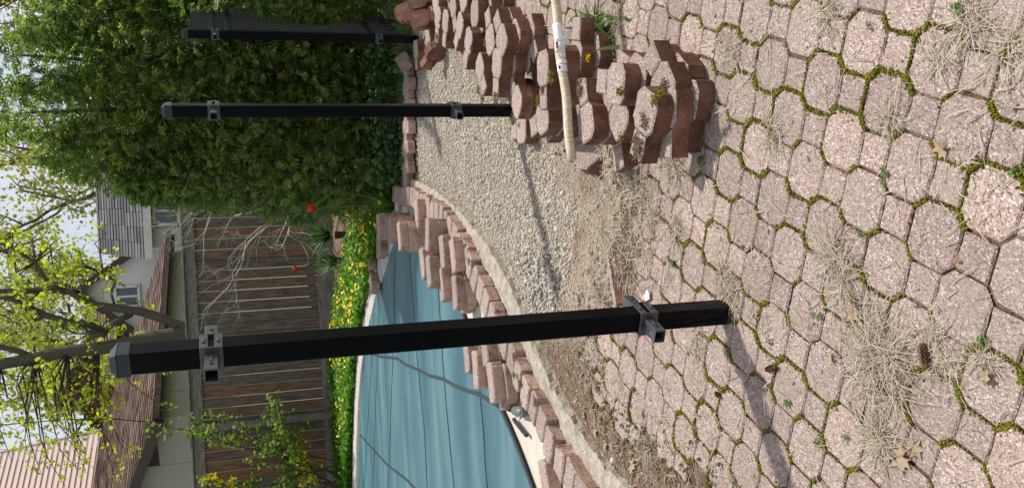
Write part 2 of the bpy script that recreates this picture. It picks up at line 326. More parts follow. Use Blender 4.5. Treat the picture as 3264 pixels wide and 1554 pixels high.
bury = np.exp(-((sdp-.05)/.13)**2)*smooth(-.30, -.10, X)*smooth(.62, .42, X)*smooth(3.4, 3.2, YY)
ZG = ZG + bury*(.012 + .055*np.clip(np.array([nz(a*11, b*11, 14)+.5*nz(a*30, b*30, 2) for a, b in zip(X.ravel(), YY.ravel())]).reshape(X.shape)+.05, -.15, .5))
gravel_w = smooth(-.30, -.42, sdp + .05*np.sin(X*9) + nzv*6) * (sdp < 0)
gravel_w = np.maximum(gravel_w, ((YY > 3.75) & (sdp < -.12))*1.0*smooth(.12, .26, -sdp)) * smooth(-.52, -.30, X + .0*YY + np.where(YY > 4.25, 1.0, 0))
sand_w = ((sdp < .02)*smooth(-.55, -.35, X))
dirt_left = smooth(-.35, -.60, X)
sand_w = np.clip(sand_w - .6*dirt_left, 0, 1)
ny, nx = X.shape; idx = np.arange(nx*ny).reshape(ny, nx)
quads = np.stack([idx[:-1, :-1], idx[:-1, 1:], idx[1:, 1:], idx[1:, :-1]], -1).reshape(-1, 4)
cx = X[:-1, :-1].ravel(); cy = YY[:-1, :-1].ravel(); keep = ~inside(KO_in := np.vstack([KO + np.array([-.10, .06]), [(-9, 1.0), (-9, 12), (1.2, 12)]]), cx, cy)
me = fmesh('earth_bed', np.stack([X, YY, ZG], -1).reshape(-1, 3), quads[keep], True)
for nm, arr in (('gravel', gravel_w), ('sand', sand_w)):
    at = me.attributes.new(nm, 'FLOAT', 'POINT'); at.data.foreach_set('value', arr.astype(np.float32).ravel())
earth = tag(link('earth_bed', me, M['earth']), kind='structure')
def gz(x, y):                                        # height of the earth bed
    i = int(np.clip((y-GY0)/GS, 0, ny-1)); j = int(np.clip((x-GX0)/GS, 0, nx-1)); return float(ZG[i, j])
def gza(x, y): return ZG[np.clip(((y-GY0)/GS).astype(int), 0, ny-1), np.clip(((x-GX0)/GS).astype(int), 0, nx-1)]

# ------------------------------------------------------------------ keyhole pavers (an octagon with a square tail behind a false joint)
PW, PS, PT, PP = .1346, .0810, .060, .1125
def ring(poly, seed, sub=3, jit=.0011):
    rr = random.Random(seed); out = []; n = len(poly)
    for i in range(n):
        a = poly[i]; b = poly[(i+1) % n]
        for k in range(sub):
            t = k/sub; out.append((a[0]+(b[0]-a[0])*t+rr.uniform(-jit, jit), a[1]+(b[1]-a[1])*t+rr.uniform(-jit, jit)))
    return out
def block(mb, poly, h, seed, sub=3, jit=.0011, bev=.0045, face=0, side=1, z0=0.0):
    P = ring(poly, seed, sub, jit); n = len(P); cx = sum(p[0] for p in P)/n; cy = sum(p[1] for p in P)/n; rr = random.Random(seed+99)
    ins = []
    for x, y in P:
        d = math.hypot(x-cx, y-cy); k = 1-(bev+rr.uniform(-.0012, .0022))/d; ins.append((cx+(x-cx)*k, cy+(y-cy)*k))
    V = [(x, y, z0) for x, y in P] + [(x, y, h-bev*.9+rr.uniform(-.001, .0006)) for x, y in P] + [(x, y, h) for x, y in ins]
    F = [tuple(range(n-1, -1, -1))]; m = [side]
    for i in range(n):
        j = (i+1) % n; F.append((i, j, n+j, n+i)); m.append(side); F.append((n+i, n+j, 2*n+j, 2*n+i)); m.append(face)
    F.append(tuple(2*n+i for i in range(n))); m.append(face)
    b = len(mb.V); mb.V += V; mb.F += [tuple(i+b for i in f) for f in F]; mb.M += m
def octpoly(w=PW, s=PS): a, b = w/2, s/2; return [(a, -b), (a, b), (b, a), (-b, a), (-a, b), (-a, -b), (-b, -a), (b, -a)]
def keyhole_mesh(seed):
    mb = MB(); block(mb, octpoly(), PT, seed)
    x0 = PW/2+.0028; x1 = PP+PS/2+.001; b = PS/2-.001
    block(mb, [(x0, -b), (x1, -b), (x1, b), (x0, b)], PT, seed+50)
    mb.box((PW/2+.001, 0, (PT-.008)/2), (.012, PS*.97, PT-.008), m=1)
    me = pmesh('paver', mb.V, mb.F, mb.M); me.materials.append(M['face']); me.materials.append(M['side']); return me
KH = [keyhole_mesh(s) for s in range(9)]
patio = empty('patio'); tag(patio, kind='structure')
TAIL = R(-112.52); E1 = np.array([math.cos(TAIL), math.sin(TAIL)]); E2 = np.array([-E1[1], E1[0]]); ORG = np.array([.267, 1.572])
laid = []; joints = []
for i in range(-60, 60):
    for j in range(-60, 60):
        if (i+j) % 2: continue
        c = ORG + E1*PP*i + E2*PP*j
        if not (-1.15 < c[0] < 2.4 and .85 < c[1] < 6.0): continue
        if c[0] > .31*c[1] + .62 or -c[0] > .31*c[1] + .40: continue
        m = c + E1*PP*.4
        s = float(sd_patio(np.array([m[0]]), np.array([m[1]]))[0])
        if s < .032: continue
        laid.append((c, s))
for k, (c, s) in enumerate(laid):
    edge = max(0, 1-s/.25)
    o = link('paver', KH[k % 9], None, patio)
    z = -PT + random.uniform(-.0025, .0025) - edge*random.uniform(0, .012)
    o.location = (c[0]+random.uniform(-.0015, .0015), c[1]+random.uniform(-.0015, .0015), z)
    o.rotation_euler = (random.gauss(0, .004)+edge*random.gauss(0, .02), random.gauss(0, .004)+edge*random.gauss(0, .02), TAIL+random.gauss(0, .008))
print('laid pavers', len(laid))
# ------------------------------------------------------------------ moss in the joints
ico = bmesh.new(); bmesh.ops.create_icosphere(ico, subdivisions=1, radius=1); ico.verts.index_update()
IV = np.array([v.co[:] for v in ico.verts]); IF = np.array([[v.index for v in f.verts] for f in ico.faces]); ico.free()
OV = np.array([(1, 0, 0), (-1, 0, 0), (0, 1, 0), (0, -1, 0), (0, 0, 1), (0, 0, -1.)]); OF = np.array([(0, 2, 4), (2, 1, 4), (1, 3, 4), (3, 0, 4), (2, 0, 5), (1, 2, 5), (3, 1, 5), (0, 3, 5)])
mp = []
a_, b_ = (PW+.006)/2, (PS+.004)/2
oc = [(a_, -b_), (a_, b_), (b_, a_), (-b_, a_), (-a_, b_), (-a_, -b_), (-b_, -a_), (b_, -a_)]
for c, s in laid:
    for q in range(8):
        if q == 0: continue                           # false joint stays clean
        p0 = np.array(oc[q]); p1 = np.array(oc[(q+1) % 8])
        g0 = c + E1*p0[0] + E2*p0[1]; g1 = c + E1*p1[0] + E2*p1[1]; mid = (g0+g1)/2
        amt = 1.25*nz(mid[0]*4.5, mid[1]*4.5, 20) + .31 + (.22 if q in (1, 7, 3, 5) else -.18)
        if mid[1] > 2.65: amt -= .15
        n = int(max(0, min(1.0, amt*1.5))*120*(1 if q in (1, 3, 5, 7) else 1.2))
        for _ in range(n):
            t = random.random(); p = g0+(g1-g0)*t
            sp = .0034 if random.random() < .86 else .009
            mp.append((p[0]+random.gauss(0, sp), p[1]+random.gauss(0, sp), -.0045+random.uniform(-.004, .0045)+.004*max(0, amt), random.uniform(.0014, .0034)))
mp = np.array(mp); V, F = scatter(OV, OF, mp[:, :3], randrot(len(mp)), mp[:, 3:4]*np.stack([rng.uniform(.8, 1.3, len(mp)), rng.uniform(.8, 1.3, len(mp)), rng.uniform(.7, 1.3, len(mp))], 1))
o = link('joint_moss', fmesh('joint_moss', V, F), M['moss']); tag(o, 'olive green moss filling the joints between the laid patio pavers', 'moss', kind='stuff')

# ------------------------------------------------------------------ gravel in the trench
def stones(n, test, smin, smax, zoff=0.0, power=2.0):
    P = []; 
    x = rng.uniform(-1.0, 1.9, n); y = rng.uniform(2.8, 7.3, n)
    ok = (~inside(POOLSIDE, x, y)) & (rng.random(n) < test(x, y)); x = x[ok]; y = y[ok]; m = len(x)
    s = smin + (smax-smin)*rng.random(m)**power; z = gza(x, y) + s*.3 + zoff
    tv = IV*(1+.0*IV); return np.stack([x, y, z], 1), s
def gmask(x, y): return gravel_w[np.clip(((y-GY0)/GS).astype(int), 0, ny-1), np.clip(((x-GX0)/GS).astype(int), 0, nx-1)]
CUBE = np.array([(-1, -.8, -.7), (.9, -1, -.6), (1.1, .8, -.8), (-.8, 1, -.7), (-.7, -.9, .6), (.7, -.6, .9), (.6, .9, .5), (-1, .5, .8)])*.62
CF = np.array([(0, 2, 1), (0, 3, 2), (4, 5, 6), (4, 6, 7), (0, 1, 5), (0, 5, 4), (1, 2, 6), (1, 6, 5), (2, 3, 7), (2, 7, 6), (3, 0, 4), (3, 4, 7)])
VV = []; FF = []; off = 0
for n, lo, hi, pw in ((150000, .0030, .0095, 1.5), (5500, .008, .017, 2.2)):
    P, s = stones(n, gmask, lo, hi, 0, pw); m = len(P)
    V, F = scatter(CUBE, CF, P, randrot(m), s[:, None]*rng.uniform(.65, 1.35, (m, 3))); VV.append(V); FF.append(F+off); off += len(V)
o = link('trench_gravel', fmesh('trench_gravel', np.vstack(VV), np.vstack(FF)), M['gravel']); tag(o, 'pale crushed limestone gravel spread over the dug trench', 'gravel', kind='stuff')
print('gravel stones tris', len(np.vstack(FF)))
def gtest(x, y): return np.exp(-(((x+.155)/.17)**2 + ((y-4.03)/.25)**2)*1.6)*1.2  # coarser stones here, with the middle post's shadow put into their grey
P, s = stones(30000, gtest, .008, .017, .004, 1.3); m = len(P)
V, F = scatter(CUBE, CF, P, randrot(m), s[:, None]*rng.uniform(.65, 1.35, (m, 3)))
o = link('shade_tinted_gravel', fmesh('shade_tinted_gravel', V, F), M['shadegravel']); tag(o, 'coarser gravel patch tinted grey for the middle post shadow, behind the near post', 'gravel', kind='stuff')
# loose sand grains and chips between gravel and patio
def stest(x, y): d = sd_patio(x, y); return (d < .08)*(d > -.6)*.8*smooth(-.75, -.3, x) + (d < .0)*.15
P, s = stones(60000, stest, .0016, .0075, .0, 2.6); m = len(P)
V, F = scatter(OV, OF, P, randrot(m), s[:, None]*rng.uniform(.7, 1.3, (m, 3)))
o = link('sand_grit', fmesh('sand_grit', V, F), M['gravel']); tag(o, 'coarse tan sand and grit along the broken patio edge', 'sand', kind='stuff')

# ------------------------------------------------------------------ pool: kerb, deck, cover, coping
tan = np.gradient(KO, axis=0); tan /= np.linalg.norm(tan, axis=1, keepdims=True); NL = np.stack([tan[:, 1], -tan[:, 0]], 1)   # towards the pool
if NL[130] @ np.array([-1, .6]) < 0: NL = -NL
KW = .135
V = []; F = []; n = len(KO); prof = [(-.012, -.14), (-.004, -.07), (.0, -.035), (.002, -.008), (.012, .001), (.045, .004), (.09, .003), (KW-.006, .001), (KW, -.008), (KW, -.14)]
for i in range(n):
    for q, (a, zz) in enumerate(prof):
        jx = nz(KO[i, 0]*14, KO[i, 1]*14, q)*.012; V.append((*(KO[i]+NL[i]*(a+jx)), zz + nz(KO[i, 0]*25, KO[i, 1]*25, q+7)*.009))
k = len(prof)
for i in range(n-1):
    for q in range(k-1): F.append((i*k+q, i*k+q+1, (i+1)*k+q+1, (i+1)*k+q))
kerb = link('pool_kerb', pmesh('pool_kerb', V, F, smooth=False), M['conc']); tag(kerb, 'rough curved concrete kerb between the trench and the pool', 'kerb')
KI = KO + NL*KW
dk = np.vstack([KI, [(-9, 1.2), (-9, 12.6), (-3.2, 12.0), (-1.5, 11.0), (-.6, 9.9), (.1, 8.7), (.5, 7.8)]])
o = MB().add([(x, y, -.012) for x, y in dk], [tuple(range(len(dk)))]).build('pool_deck', M['deck']); tag(o, kind='structure')
CN = smoothp([(0.094, 7.41), (0.126, 6.819), (-0.006, 6.169), (-0.206, 5.718), (-0.483, 5.346), (-0.716, 5.043), (-0.906, 4.673), (-1.037, 4.43), (-1.234, 4.152), (-1.7, 3.6), (-2.8, 2.7), (-4.5, 2.2)], 70)
CFa = smoothp([(0.094, 7.41), (0.041, 7.877), (-0.118, 8.22), (-0.419, 8.892), (-0.9, 9.736), (-1.232, 10.216), (-2.068, 10.839), (-3.079, 11.349), (-4.6, 11.9), (-7, 12.2)], 70)
def cz(x, y):
    return .012 + .012*math.sin(x*3.1+y*1.3)*nz(x*.9, y*.9, 2) + .006*nz(x*4, y*1.2, 6)
V = []; nt_ = 36
for i in range(70):
    for q in range(nt_+1):
        p = CN[i]+(CFa[i]-CN[i])*q/nt_; e = min(q, nt_-q)/nt_; V.append((p[0], p[1], cz(*p)))
F = [(i*(nt_+1)+q, i*(nt_+1)+q+1, (i+1)*(nt_+1)+q+1, (i+1)*(nt_+1)+q) for i in range(69) for q in range(nt_)]
cover = link('pool_cover', pmesh('pool_cover', V, F, smooth=True), M['cover']); tag(cover, 'taut teal blue safety cover stretched over the pool', 'pool cover')
CVX = np.array(V)
def coverz(x, y):
    d = (CVX[:, 0]-x)**2+(CVX[:, 1]-y)**2; k = np.argpartition(d, 4)[:4]; wgt = 1/(d[k]+1e-5); return float((CVX[k, 2]*wgt).sum()/wgt.sum())
COVER_POLY = np.vstack([CN, CFa[::-1]])
def m6(x, y): return Z(1100+.452*x, 1000+.452*y, .01)[:2]
def ribbon(name, pts, wd, mat, parent, lift=.003, n=60):
    P, L = resample(np.array(pts), n); keep = inside(COVER_POLY, P[:, 0], P[:, 1]); P = P[keep]
    if len(P) < 2: return None
    tg = np.gradient(P, axis=0); tg /= np.linalg.norm(tg, axis=1, keepdims=True)+1e-9; nn = np.stack([-tg[:, 1], tg[:, 0]], 1)
    V = []; F = []
    for i, p in enumerate(P):
        z = coverz(*p)+lift
        for s in (-1, 1): V.append((*(p+nn[i]*s*wd/2), z-.002*0))
        for s in (1, -1): V.append((*(p+nn[i]*s*wd/2), z-.004))
    for i in range(len(P)-1):
        for q in range(4): F.append((i*4+q, i*4+(q+1) % 4, i*4+4+(q+1) % 4, i*4+4+q))
    return link(name, pmesh(name, V, F), mat, parent)
for a, b in (((205, 0), (165, 700)), ((240, 0), (200, 1226)), ((345, 0), (310, 1226)), ((490, 0), (585, 1226)), ((670, 0), (770, 1226)), ((930, 200), (1005, 1226))):
    A, B = m6(*a), m6(*b); d = B-A; ribbon('seam', [A-d*1.2, B+d*1.5], .014, M['seam'], cover)
for pts in ([(140, 270), (250, 298), (370, 312), (430, 355), (520, 392), (600, 432), (700, 455), (770, 500), (850, 535), (940, 560), (1010, 600), (1080, 640)], [(112, 850), (180, 930), (300, 1060), (430, 1160), (520, 1250), (700, 1400)]):
    ribbon('strap', [m6(*p) for p in pts], .024, M['strap'], cover, .006, 90)
# dark folded rim of the cover
mb = MB(); mb.tube([(x, y, .008) for x, y in CN[6:]], .011, 6); mb.build('hem', M['seam'], cover, True)
mb = MB(); mb.tube([(x, y, .006) for x, y in CFa[6:]], .008, 6); mb.build('hem', M['seam'], cover, True)
# far coping slabs
FC, L = resample(smoothp([(0.34, 7.45), (0.22, 7.914), (-0.034, 8.39), (-0.401, 9.259), (-0.927, 10.08), (-1.283, 10.578), (-2.125, 11.222), (-3.153, 11.735), (-4.7, 12.3), (-7, 12.6)], 120), 17)
coping = empty('far_coping'); tag(coping, kind='structure')
FN = np.gradient(FC, axis=0); FN /= np.linalg.norm(FN, axis=1, keepdims=True); FN = np.stack([-FN[:, 1], FN[:, 0]], 1)
if FN[5] @ np.array([1, 1]) < 0: FN = -FN
for i in range(16):
    a0 = FC[i]*.99+FC[i+1]*.01; a1 = FC[i]*.01+FC[i+1]*.99
    poly = [tuple(a0-FN[i]*.17), tuple(a1-FN[i+1]*.17), tuple(a1+FN[i+1]*.14), tuple(a0+FN[i]*.14)]
    if (poly[1][0]-poly[0][0])*(poly[2][1]-poly[0][1])-(poly[1][1]-poly[0][1])*(poly[2][0]-poly[0][0]) < 0: poly = poly[::-1]
    mb = MB(); block(mb, poly, .03+random.uniform(-.004, .004), i, 3, .004, .008, 0, 0, -.08); mb.build('slab', [M['coping']], coping)

# ================================================================== LOOSE PAVERS
def zA(x, y): return (1500+.3264*x, 130+.3264*y)
def zB(x, y): return (1850+.2937*x, 180+.2937*y)
def zC(x, y): return (1250+.3264*x, .3264*y)
def zL(x, y): return (1100+.408*x, 560+.408*y)
def zM(x, y): return (1100+.452*x, 1000+.452*y)
_U = ['', 'first', 'second', 'third', 'fourth', 'fifth', 'sixth', 'seventh', 'eighth', 'ninth', 'tenth', 'eleventh', 'twelfth', 'thirteenth', 'fourteenth', 'fifteenth', 'sixteenth', 'seventeenth', 'eighteenth', 'nineteenth', 'twentieth']
ORD = [_U[i] if i <= 20 else 'twenty-'+_U[i-20] if i < 30 else 'thirtieth' if i == 30 else 'thirty-'+_U[i-30] if i < 40 else 'fortieth' if i == 40 else 'forty-'+_U[i-40] for i in range(1, 50)]
LAYER = {1: ['single'], 2: ['top', 'bottom'], 3: ['top', 'middle', 'bottom'], 4: ['top', 'second highest', 'third highest', 'bottom'], 5: ['top', 'second highest', 'middle', 'fourth highest', 'bottom']}
def loose(mesh, c, z, yaw, rx=0.0, ry=0.0):
    o = link('keyhole_paver', mesh); o.location = (c[0], c[1], z); o.rotation_euler = (rx, ry, yaw); return o
# stacks beside the trench, numbered from the near end: (octagon centre, tail centre or yaw, layers, base height, spread of the lower layers)
RS = [
 (zB(690, 600), zB(610, 1010), 3, .0, [(.012, -.018, 24), (.03, -.035, 8)]),
 (zB(880, 330), R(30), 2, .0, [(.03, .02, 20)]),
 (zB(375, 300), R(75), 3, .0, [(.02, -.03, -15), (.04, -.055, 10)]),
 (zB(405, 680), R(40), 2, .0, [(-.03, -.03, 40)]),
 (zA(1115, 810), zA(1075, 470), 3, .0, [(.0, -.012, 6), (-.015, .02, 180)]),
 (zA(700, 270), zA(705, 500), 4, .0, [(.01, -.015, 5), (.03, -.03, 170), (.05, -.06, 12)]),
 (zA(695, 745), R(100), 3, .0, [(-.005, -.012, 8), (-.02, .03, 190)]),
 (zA(445, 600), R(38), 2, .0, [(.0, .02, 10)]),
 (zA(490, 870), zA(400, 890), 1, -.02, []),
 (zA(250, 220), zA(240, 500), 3, .0, [(.01, -.03, 4), (.02, -.06, 185)]),
 (zC(1060, 400), R(25), 3, .0, [(.02, -.02, 10), (.04, -.045, 180)]),
 (zA(85, 260), R(205), 2, -.01, [(.0, .02, 60)]),
 (zC(950, 390), R(10), 3, .0, [(.0, -.03, 10), (.03, -.05, 180)]),
 (zC(740, 400), zC(710, 610), 2, .0, [(.0, .02, 175)]),
 (zC(800, 130), R(-10), 3, .0, [(.02, -.03, 10), (.05, -.05, 180)]),
 (zC(655, 250), zC(615, 440), 2, .0, [(.0, .02, 10)]),
 (zC(515, 210), zC(505, 420), 2, .0, [(.0, .02, 10)]),
 (zC(590, 50), R(190), 2, .0, [(.0, .0, 10)]),
 (zC(440, 170), zC(430, 370), 2, .0, [(.0, .02, 180)]),
 (zC(345, 350), zC(360, 520), 1, -.03, []),
 (zC(420, 20), R(200), 2, .0, [(.01, .01, 30)]),
 (zC(225, 480), zC(230, 660), 1, -.04, []),
 (zC(690, -20), R(15), 3, .0, [(.0, -.02, 10), (.03, -.03, 180)]),
]
RSINFO = []
for si, (oc_, tl, n, base, spread) in enumerate(RS):
    ztop = base + n*PT; c = Z(*oc_, ztop)[:2]
    if isinstance(tl, tuple): d = Z(*tl, ztop)[:2]-c; yaw = math.atan2(d[1], d[0])
    else: yaw = tl
    RSINFO.append((c, ztop))
    for q in range(n):
        dx, dy, da = (0, 0, 0) if q == 0 else spread[q-1]
        o = loose(KH[(si*3+q) % 9], (c[0]+dx, c[1]+dy), ztop-(q+1)*PT + (0 if q == n-1 else 0), yaw+R(da), random.gauss(0, .012), random.gauss(0, .012))
        kind = LAYER[n][q]
        lab = f'{kind} brown keyhole paver, {ORD[si]} stack from the near end of the trench pile'
        tag(o, lab, 'paver', 'loose pavers piled beside the trench')
# leaning and fallen pavers at the far end of the pile
def stand(px, zc, yaw, tilt, lab, mesh, rl=0.0):
    c = Z(*px, zc); o = link('keyhole_paver', mesh); q = Matrix.Translation(Vector(c)) @ Matrix.Rotation(yaw, 4, 'Z') @ Matrix.Rotation(tilt, 4, 'X') @ Matrix.Rotation(rl, 4, 'Z') @ Matrix.Translation((0, 0, -PT/2))
    o.matrix_world = q; tag(o, lab, 'paver', 'loose pavers piled beside the trench'); return o
stand(zC(280, 200), .085, R(20), R(-112), 'upright keyhole paver showing its plain brown underside, at the far end of pile', KH[2], R(90))
stand(zC(195, 130), .09, R(18), R(-115), 'keyhole paver leaning behind the upright one at the far end of pile', KH[4], R(95))
stand(zC(120, 130), .09, R(14), R(-118), 'farthest leaning keyhole paver beside the black fence panel', KH[5], R(80))
stand(zC(250, 20), .09, R(20), R(-110), 'leaning keyhole paver at the top edge beside the upright brown one', KH[1], R(85))
stand(zC(430, 500), .03, R(120), R(85), 'keyhole paver lying on its side in the trench below the far stacks', KH[3], R(20))
stand(zA(1180, 1110), -.005, R(35), R(38), 'half buried tilted keyhole paver under the end of the wooden pole', KH[6], R(10))
stand((1965, 870), -.012, R(15), R(-20), 'broken edge paver tilted on the dirt with its brown side showing, beside post', KH[7], R(200))
# rectangular edge pavers with clipped corners: pool side stacks, kerb row and far border
def edge_mesh(seed, L=.215, W=.108, H=.062, cut=.028):
    a, b = L/2, W/2; mb = MB(); block(mb, [(a-cut, -b), (a, -b+cut*.8), (a, b), (-a, b), (-a, -b+cut*.8), (-a+cut, -b)], H, seed+300, 3, .0022, .007, 0, 1)
    me = pmesh('edge_paver', mb.V, mb.F, mb.M); me.materials.append(M['face']); me.materials.append(M['eside']); return me
EM = [edge_mesh(s) for s in range(6)]; HM = [edge_mesh(s+20, .112, .15, .062, .022) for s in range(6)]
PSK = [  # pool side stacks: centre of the top paver in the photograph, yaw in degrees, layers, height of the base
 (zL(258, 395), 4, 4, .0), (zL(352, 420), 2, 3, .0), (zL(425, 470), 6, 4, .0), (zL(560, 300), 4, 2, .0), (zL(645, 465), -6, 3, .0), (zL(605, 680), 14, 3, .0), (zL(655, 745), 12, 3, .0),
 (zL(760, 590), 10, 2, .0), (zL(755, 850), 10, 2, .0), (zL(845, 620), 20, 2, .0), (zL(860, 915), 8, 2, .0), (zL(915, 935), 8, 1, .0),
 (zM(860, 290), 12, 2, .0), (zM(925, 400), 10, 2, .0), (zM(985, 230), 12, 2, .0), (zM(1035, 490), 12, 2, .0), (zM(1110, 540), 14, 1, .0), (zM(1040, 330), 30, 1, .0)]
for si, (px, yw, n, base) in enumerate(PSK):
    ztop = base+n*.062; c = Z(*px, ztop)[:2] + np.array([0, .03])
    for q in range(n):
        o = link('edge_paver', EM[(si+q) % 6]); o.location = (c[0]+(random.uniform(-.012, .012) if q else 0), c[1]+(-.012*q+random.uniform(-.008, .008) if q else 0), ztop-(q+1)*.062)
        o.rotation_euler = (random.gauss(0, .015), random.gauss(0, .015), R(yw+random.uniform(-5, 5)))
        lab = f'{LAYER[n][q]} mortar stained edge paver, {ORD[si]} pool side stack from the far end'
        tag(o, lab, 'paver', 'edge pavers stacked on the pool deck')
kr = [zL(380, 150), zL(500, 150), zL(590, 140), zL(665, 235), zL(745, 310), zL(805, 370), zL(850, 430), zL(890, 540), zL(985, 690), zL(1060, 850), zL(1080, 960), zL(1150, 1010), zM(1105, 180), zM(1140, 270), zM(1185, 380), zM(1245, 505), zM(1290, 615), zM(1345, 735), zM(1405, 850), zM(1465, 985), zM(1530, 1090), zM(1590, 1190), zM(1650, 1290)]
krp = np.array([Z(*p, .06)[:2] for p in kr]); krp = krp[np.argsort(-krp[:, 1])]
rp, L = resample(smoothp(np.vstack([krp[:1], krp[1::3], krp[-1:]]), 100), 200)
nrow = int(L/.122); rp, L = resample(rp, nrow)
tg = np.gradient(rp, axis=0)
for i, p in enumerate(rp):
    a = math.atan2(tg[i, 1], tg[i, 0]); o = link('kerb_paver', HM[i % 6]); j = random.uniform(-.012, .012)
    o.location = (p[0]+j, p[1]-j, -.004+random.uniform(0, .006)); o.rotation_euler = (random.gauss(0, .03), random.gauss(0, .03), a+random.gauss(0, .07)+ (math.pi if i % 3 == 0 else 0))
    tag(o, f'{ORD[nrow-1-i]} mossy paver from the near end of the row along the pool kerb', 'paver', 'pavers set along the pool kerb')
m8 = Z(*zM(1400, 1190), .06)[:2]
o = link('edge_paver', EM[2]); o.location = (*m8, -.004); o.rotation_euler = (0, 0, R(20)); tag(o, 'edge paver lying on the pool deck beside the near end of the cover', 'paver')
# far border of the trench, in the shade of the hedge
fb = [zC(110, 780), zC(105, 960), zC(100, 1130), zC(95, 1250), zC(150, 850), zC(150, 1040)]
for i, p in enumerate([(1008+12*(i % 2)*0, 190+26*i) for i in range(11)]):
    c = dZ(p[0]+8, p[1]-2*0, .05)[:2]; o = link('border_brick', EM[i % 6]); o.location = (c[0], c[1]+random.uniform(-.02, .02), -.02); o.rotation_euler = (R(random.uniform(-3, 3)), R(random.uniform(-3, 3)), R(90+random.uniform(-8, 8) if i % 2 else random.uniform(-6, 6)))
    tag(o, f'{ORD[i]} border brick from the right in the shaded row under the hedge', 'brick', 'border bricks under the hedge')
stand(zC(120, 600), .06, R(60), R(50), 'fallen brick leaning on the soil under the hedge beside the far post', EM[1], 0)
for i, (px, yw) in enumerate((((1168, 770), 60), ((1180, 830), 75), ((1190, 900), 60), ((1215, 780), 20))):
    c = Z(*px, .08); o = link('edging_stone', EM[i]); o.location = (c[0], c[1], .03); o.rotation_euler = (R(6*i-8), R(5), R(yw)); o.scale = (1.15, 1.2, 1.3)
    tag(o, f'dark edging stone on the far coping, {ORD[i]} from the right', 'stone', 'dark stones on the far coping')

# moss patches on the loose pavers and dirt crumbs
mp = []
for (px, zt, s) in ((zA(660, 590), .19, .022), (zA(775, 330), .245, .015), (zA(785, 380), .24, .018), (zA(405, 795), .07, .016), (zA(70, 480), .10, .022), (zA(115, 570), .10, .02), (zB(800, 470), .19, .02), (zB(850, 410), .19, .016), (zB(420, 380), .19, .013), (zB(430, 880), .13, .012), (zC(905, 420), .17, .022), (zC(920, 310), .17, .014), (zC(770, 460), .13, .014), (zC(465, 225), .12, .012), (zC(315, 375), .02, .02), (zL(965, 670), .08, .022), (zL(665, 180), .08, .022), (zL(935, 545), .08, .015), (zM(1190, 430), .08, .016), (zM(1230, 490), .07, .016)):
    c = Z(*px, zt)
    for _ in range(70): mp.append((c[0]+random.gauss(0, s*.45), c[1]+random.gauss(0, s*.6), c[2]+random.uniform(-.004, .003), random.uniform(.002, .0045)))
mp = np.array(mp); V, F = scatter(OV, OF, mp[:, :3], randrot(len(mp)), mp[:, 3])
o = link('moss_tufts', fmesh('moss_tufts', V, F), M['moss']); tag(o, 'bright moss cushions growing on the stacked pavers', 'moss', kind='stuff')

dp = []
for (px, zt, s, k) in ((zB(610, 980), .186, .030, 260), (zB(690, 700), .184, .022, 90), (zA(240, 560), .186, .02, 120), (zA(1060, 480), .186, .02, 120), (zB(900, 330), .126, .02, 90), (zC(430, 360), .126, .018, 60), (zA(700, 480), .245, .012, 50), (zL(900, 520), .07, .02, 120), (zM(1190, 300), .07, .02, 90), (zM(1340, 620), .07, .02, 90), (zM(1480, 900), .07, .02, 90), (zC(350, 470), .035, .03, 150)):
    c = Z(*px, zt)
    for _ in range(k): dp.append((c[0]+random.gauss(0, s*.6), c[1]+random.gauss(0, s*.6), c[2]+random.uniform(-.003, .003), random.uniform(.0015, .0045)))
dp = np.array(dp); V, F = scatter(OV, OF, dp[:, :3], randrot(len(dp)), dp[:, 3]); o = link('pile_dirt', fmesh('pile_dirt', V, F), M['dirt']); tag(o, 'crumbs of dirt stuck to the tops of the loose pavers', 'dirt', kind='stuff')

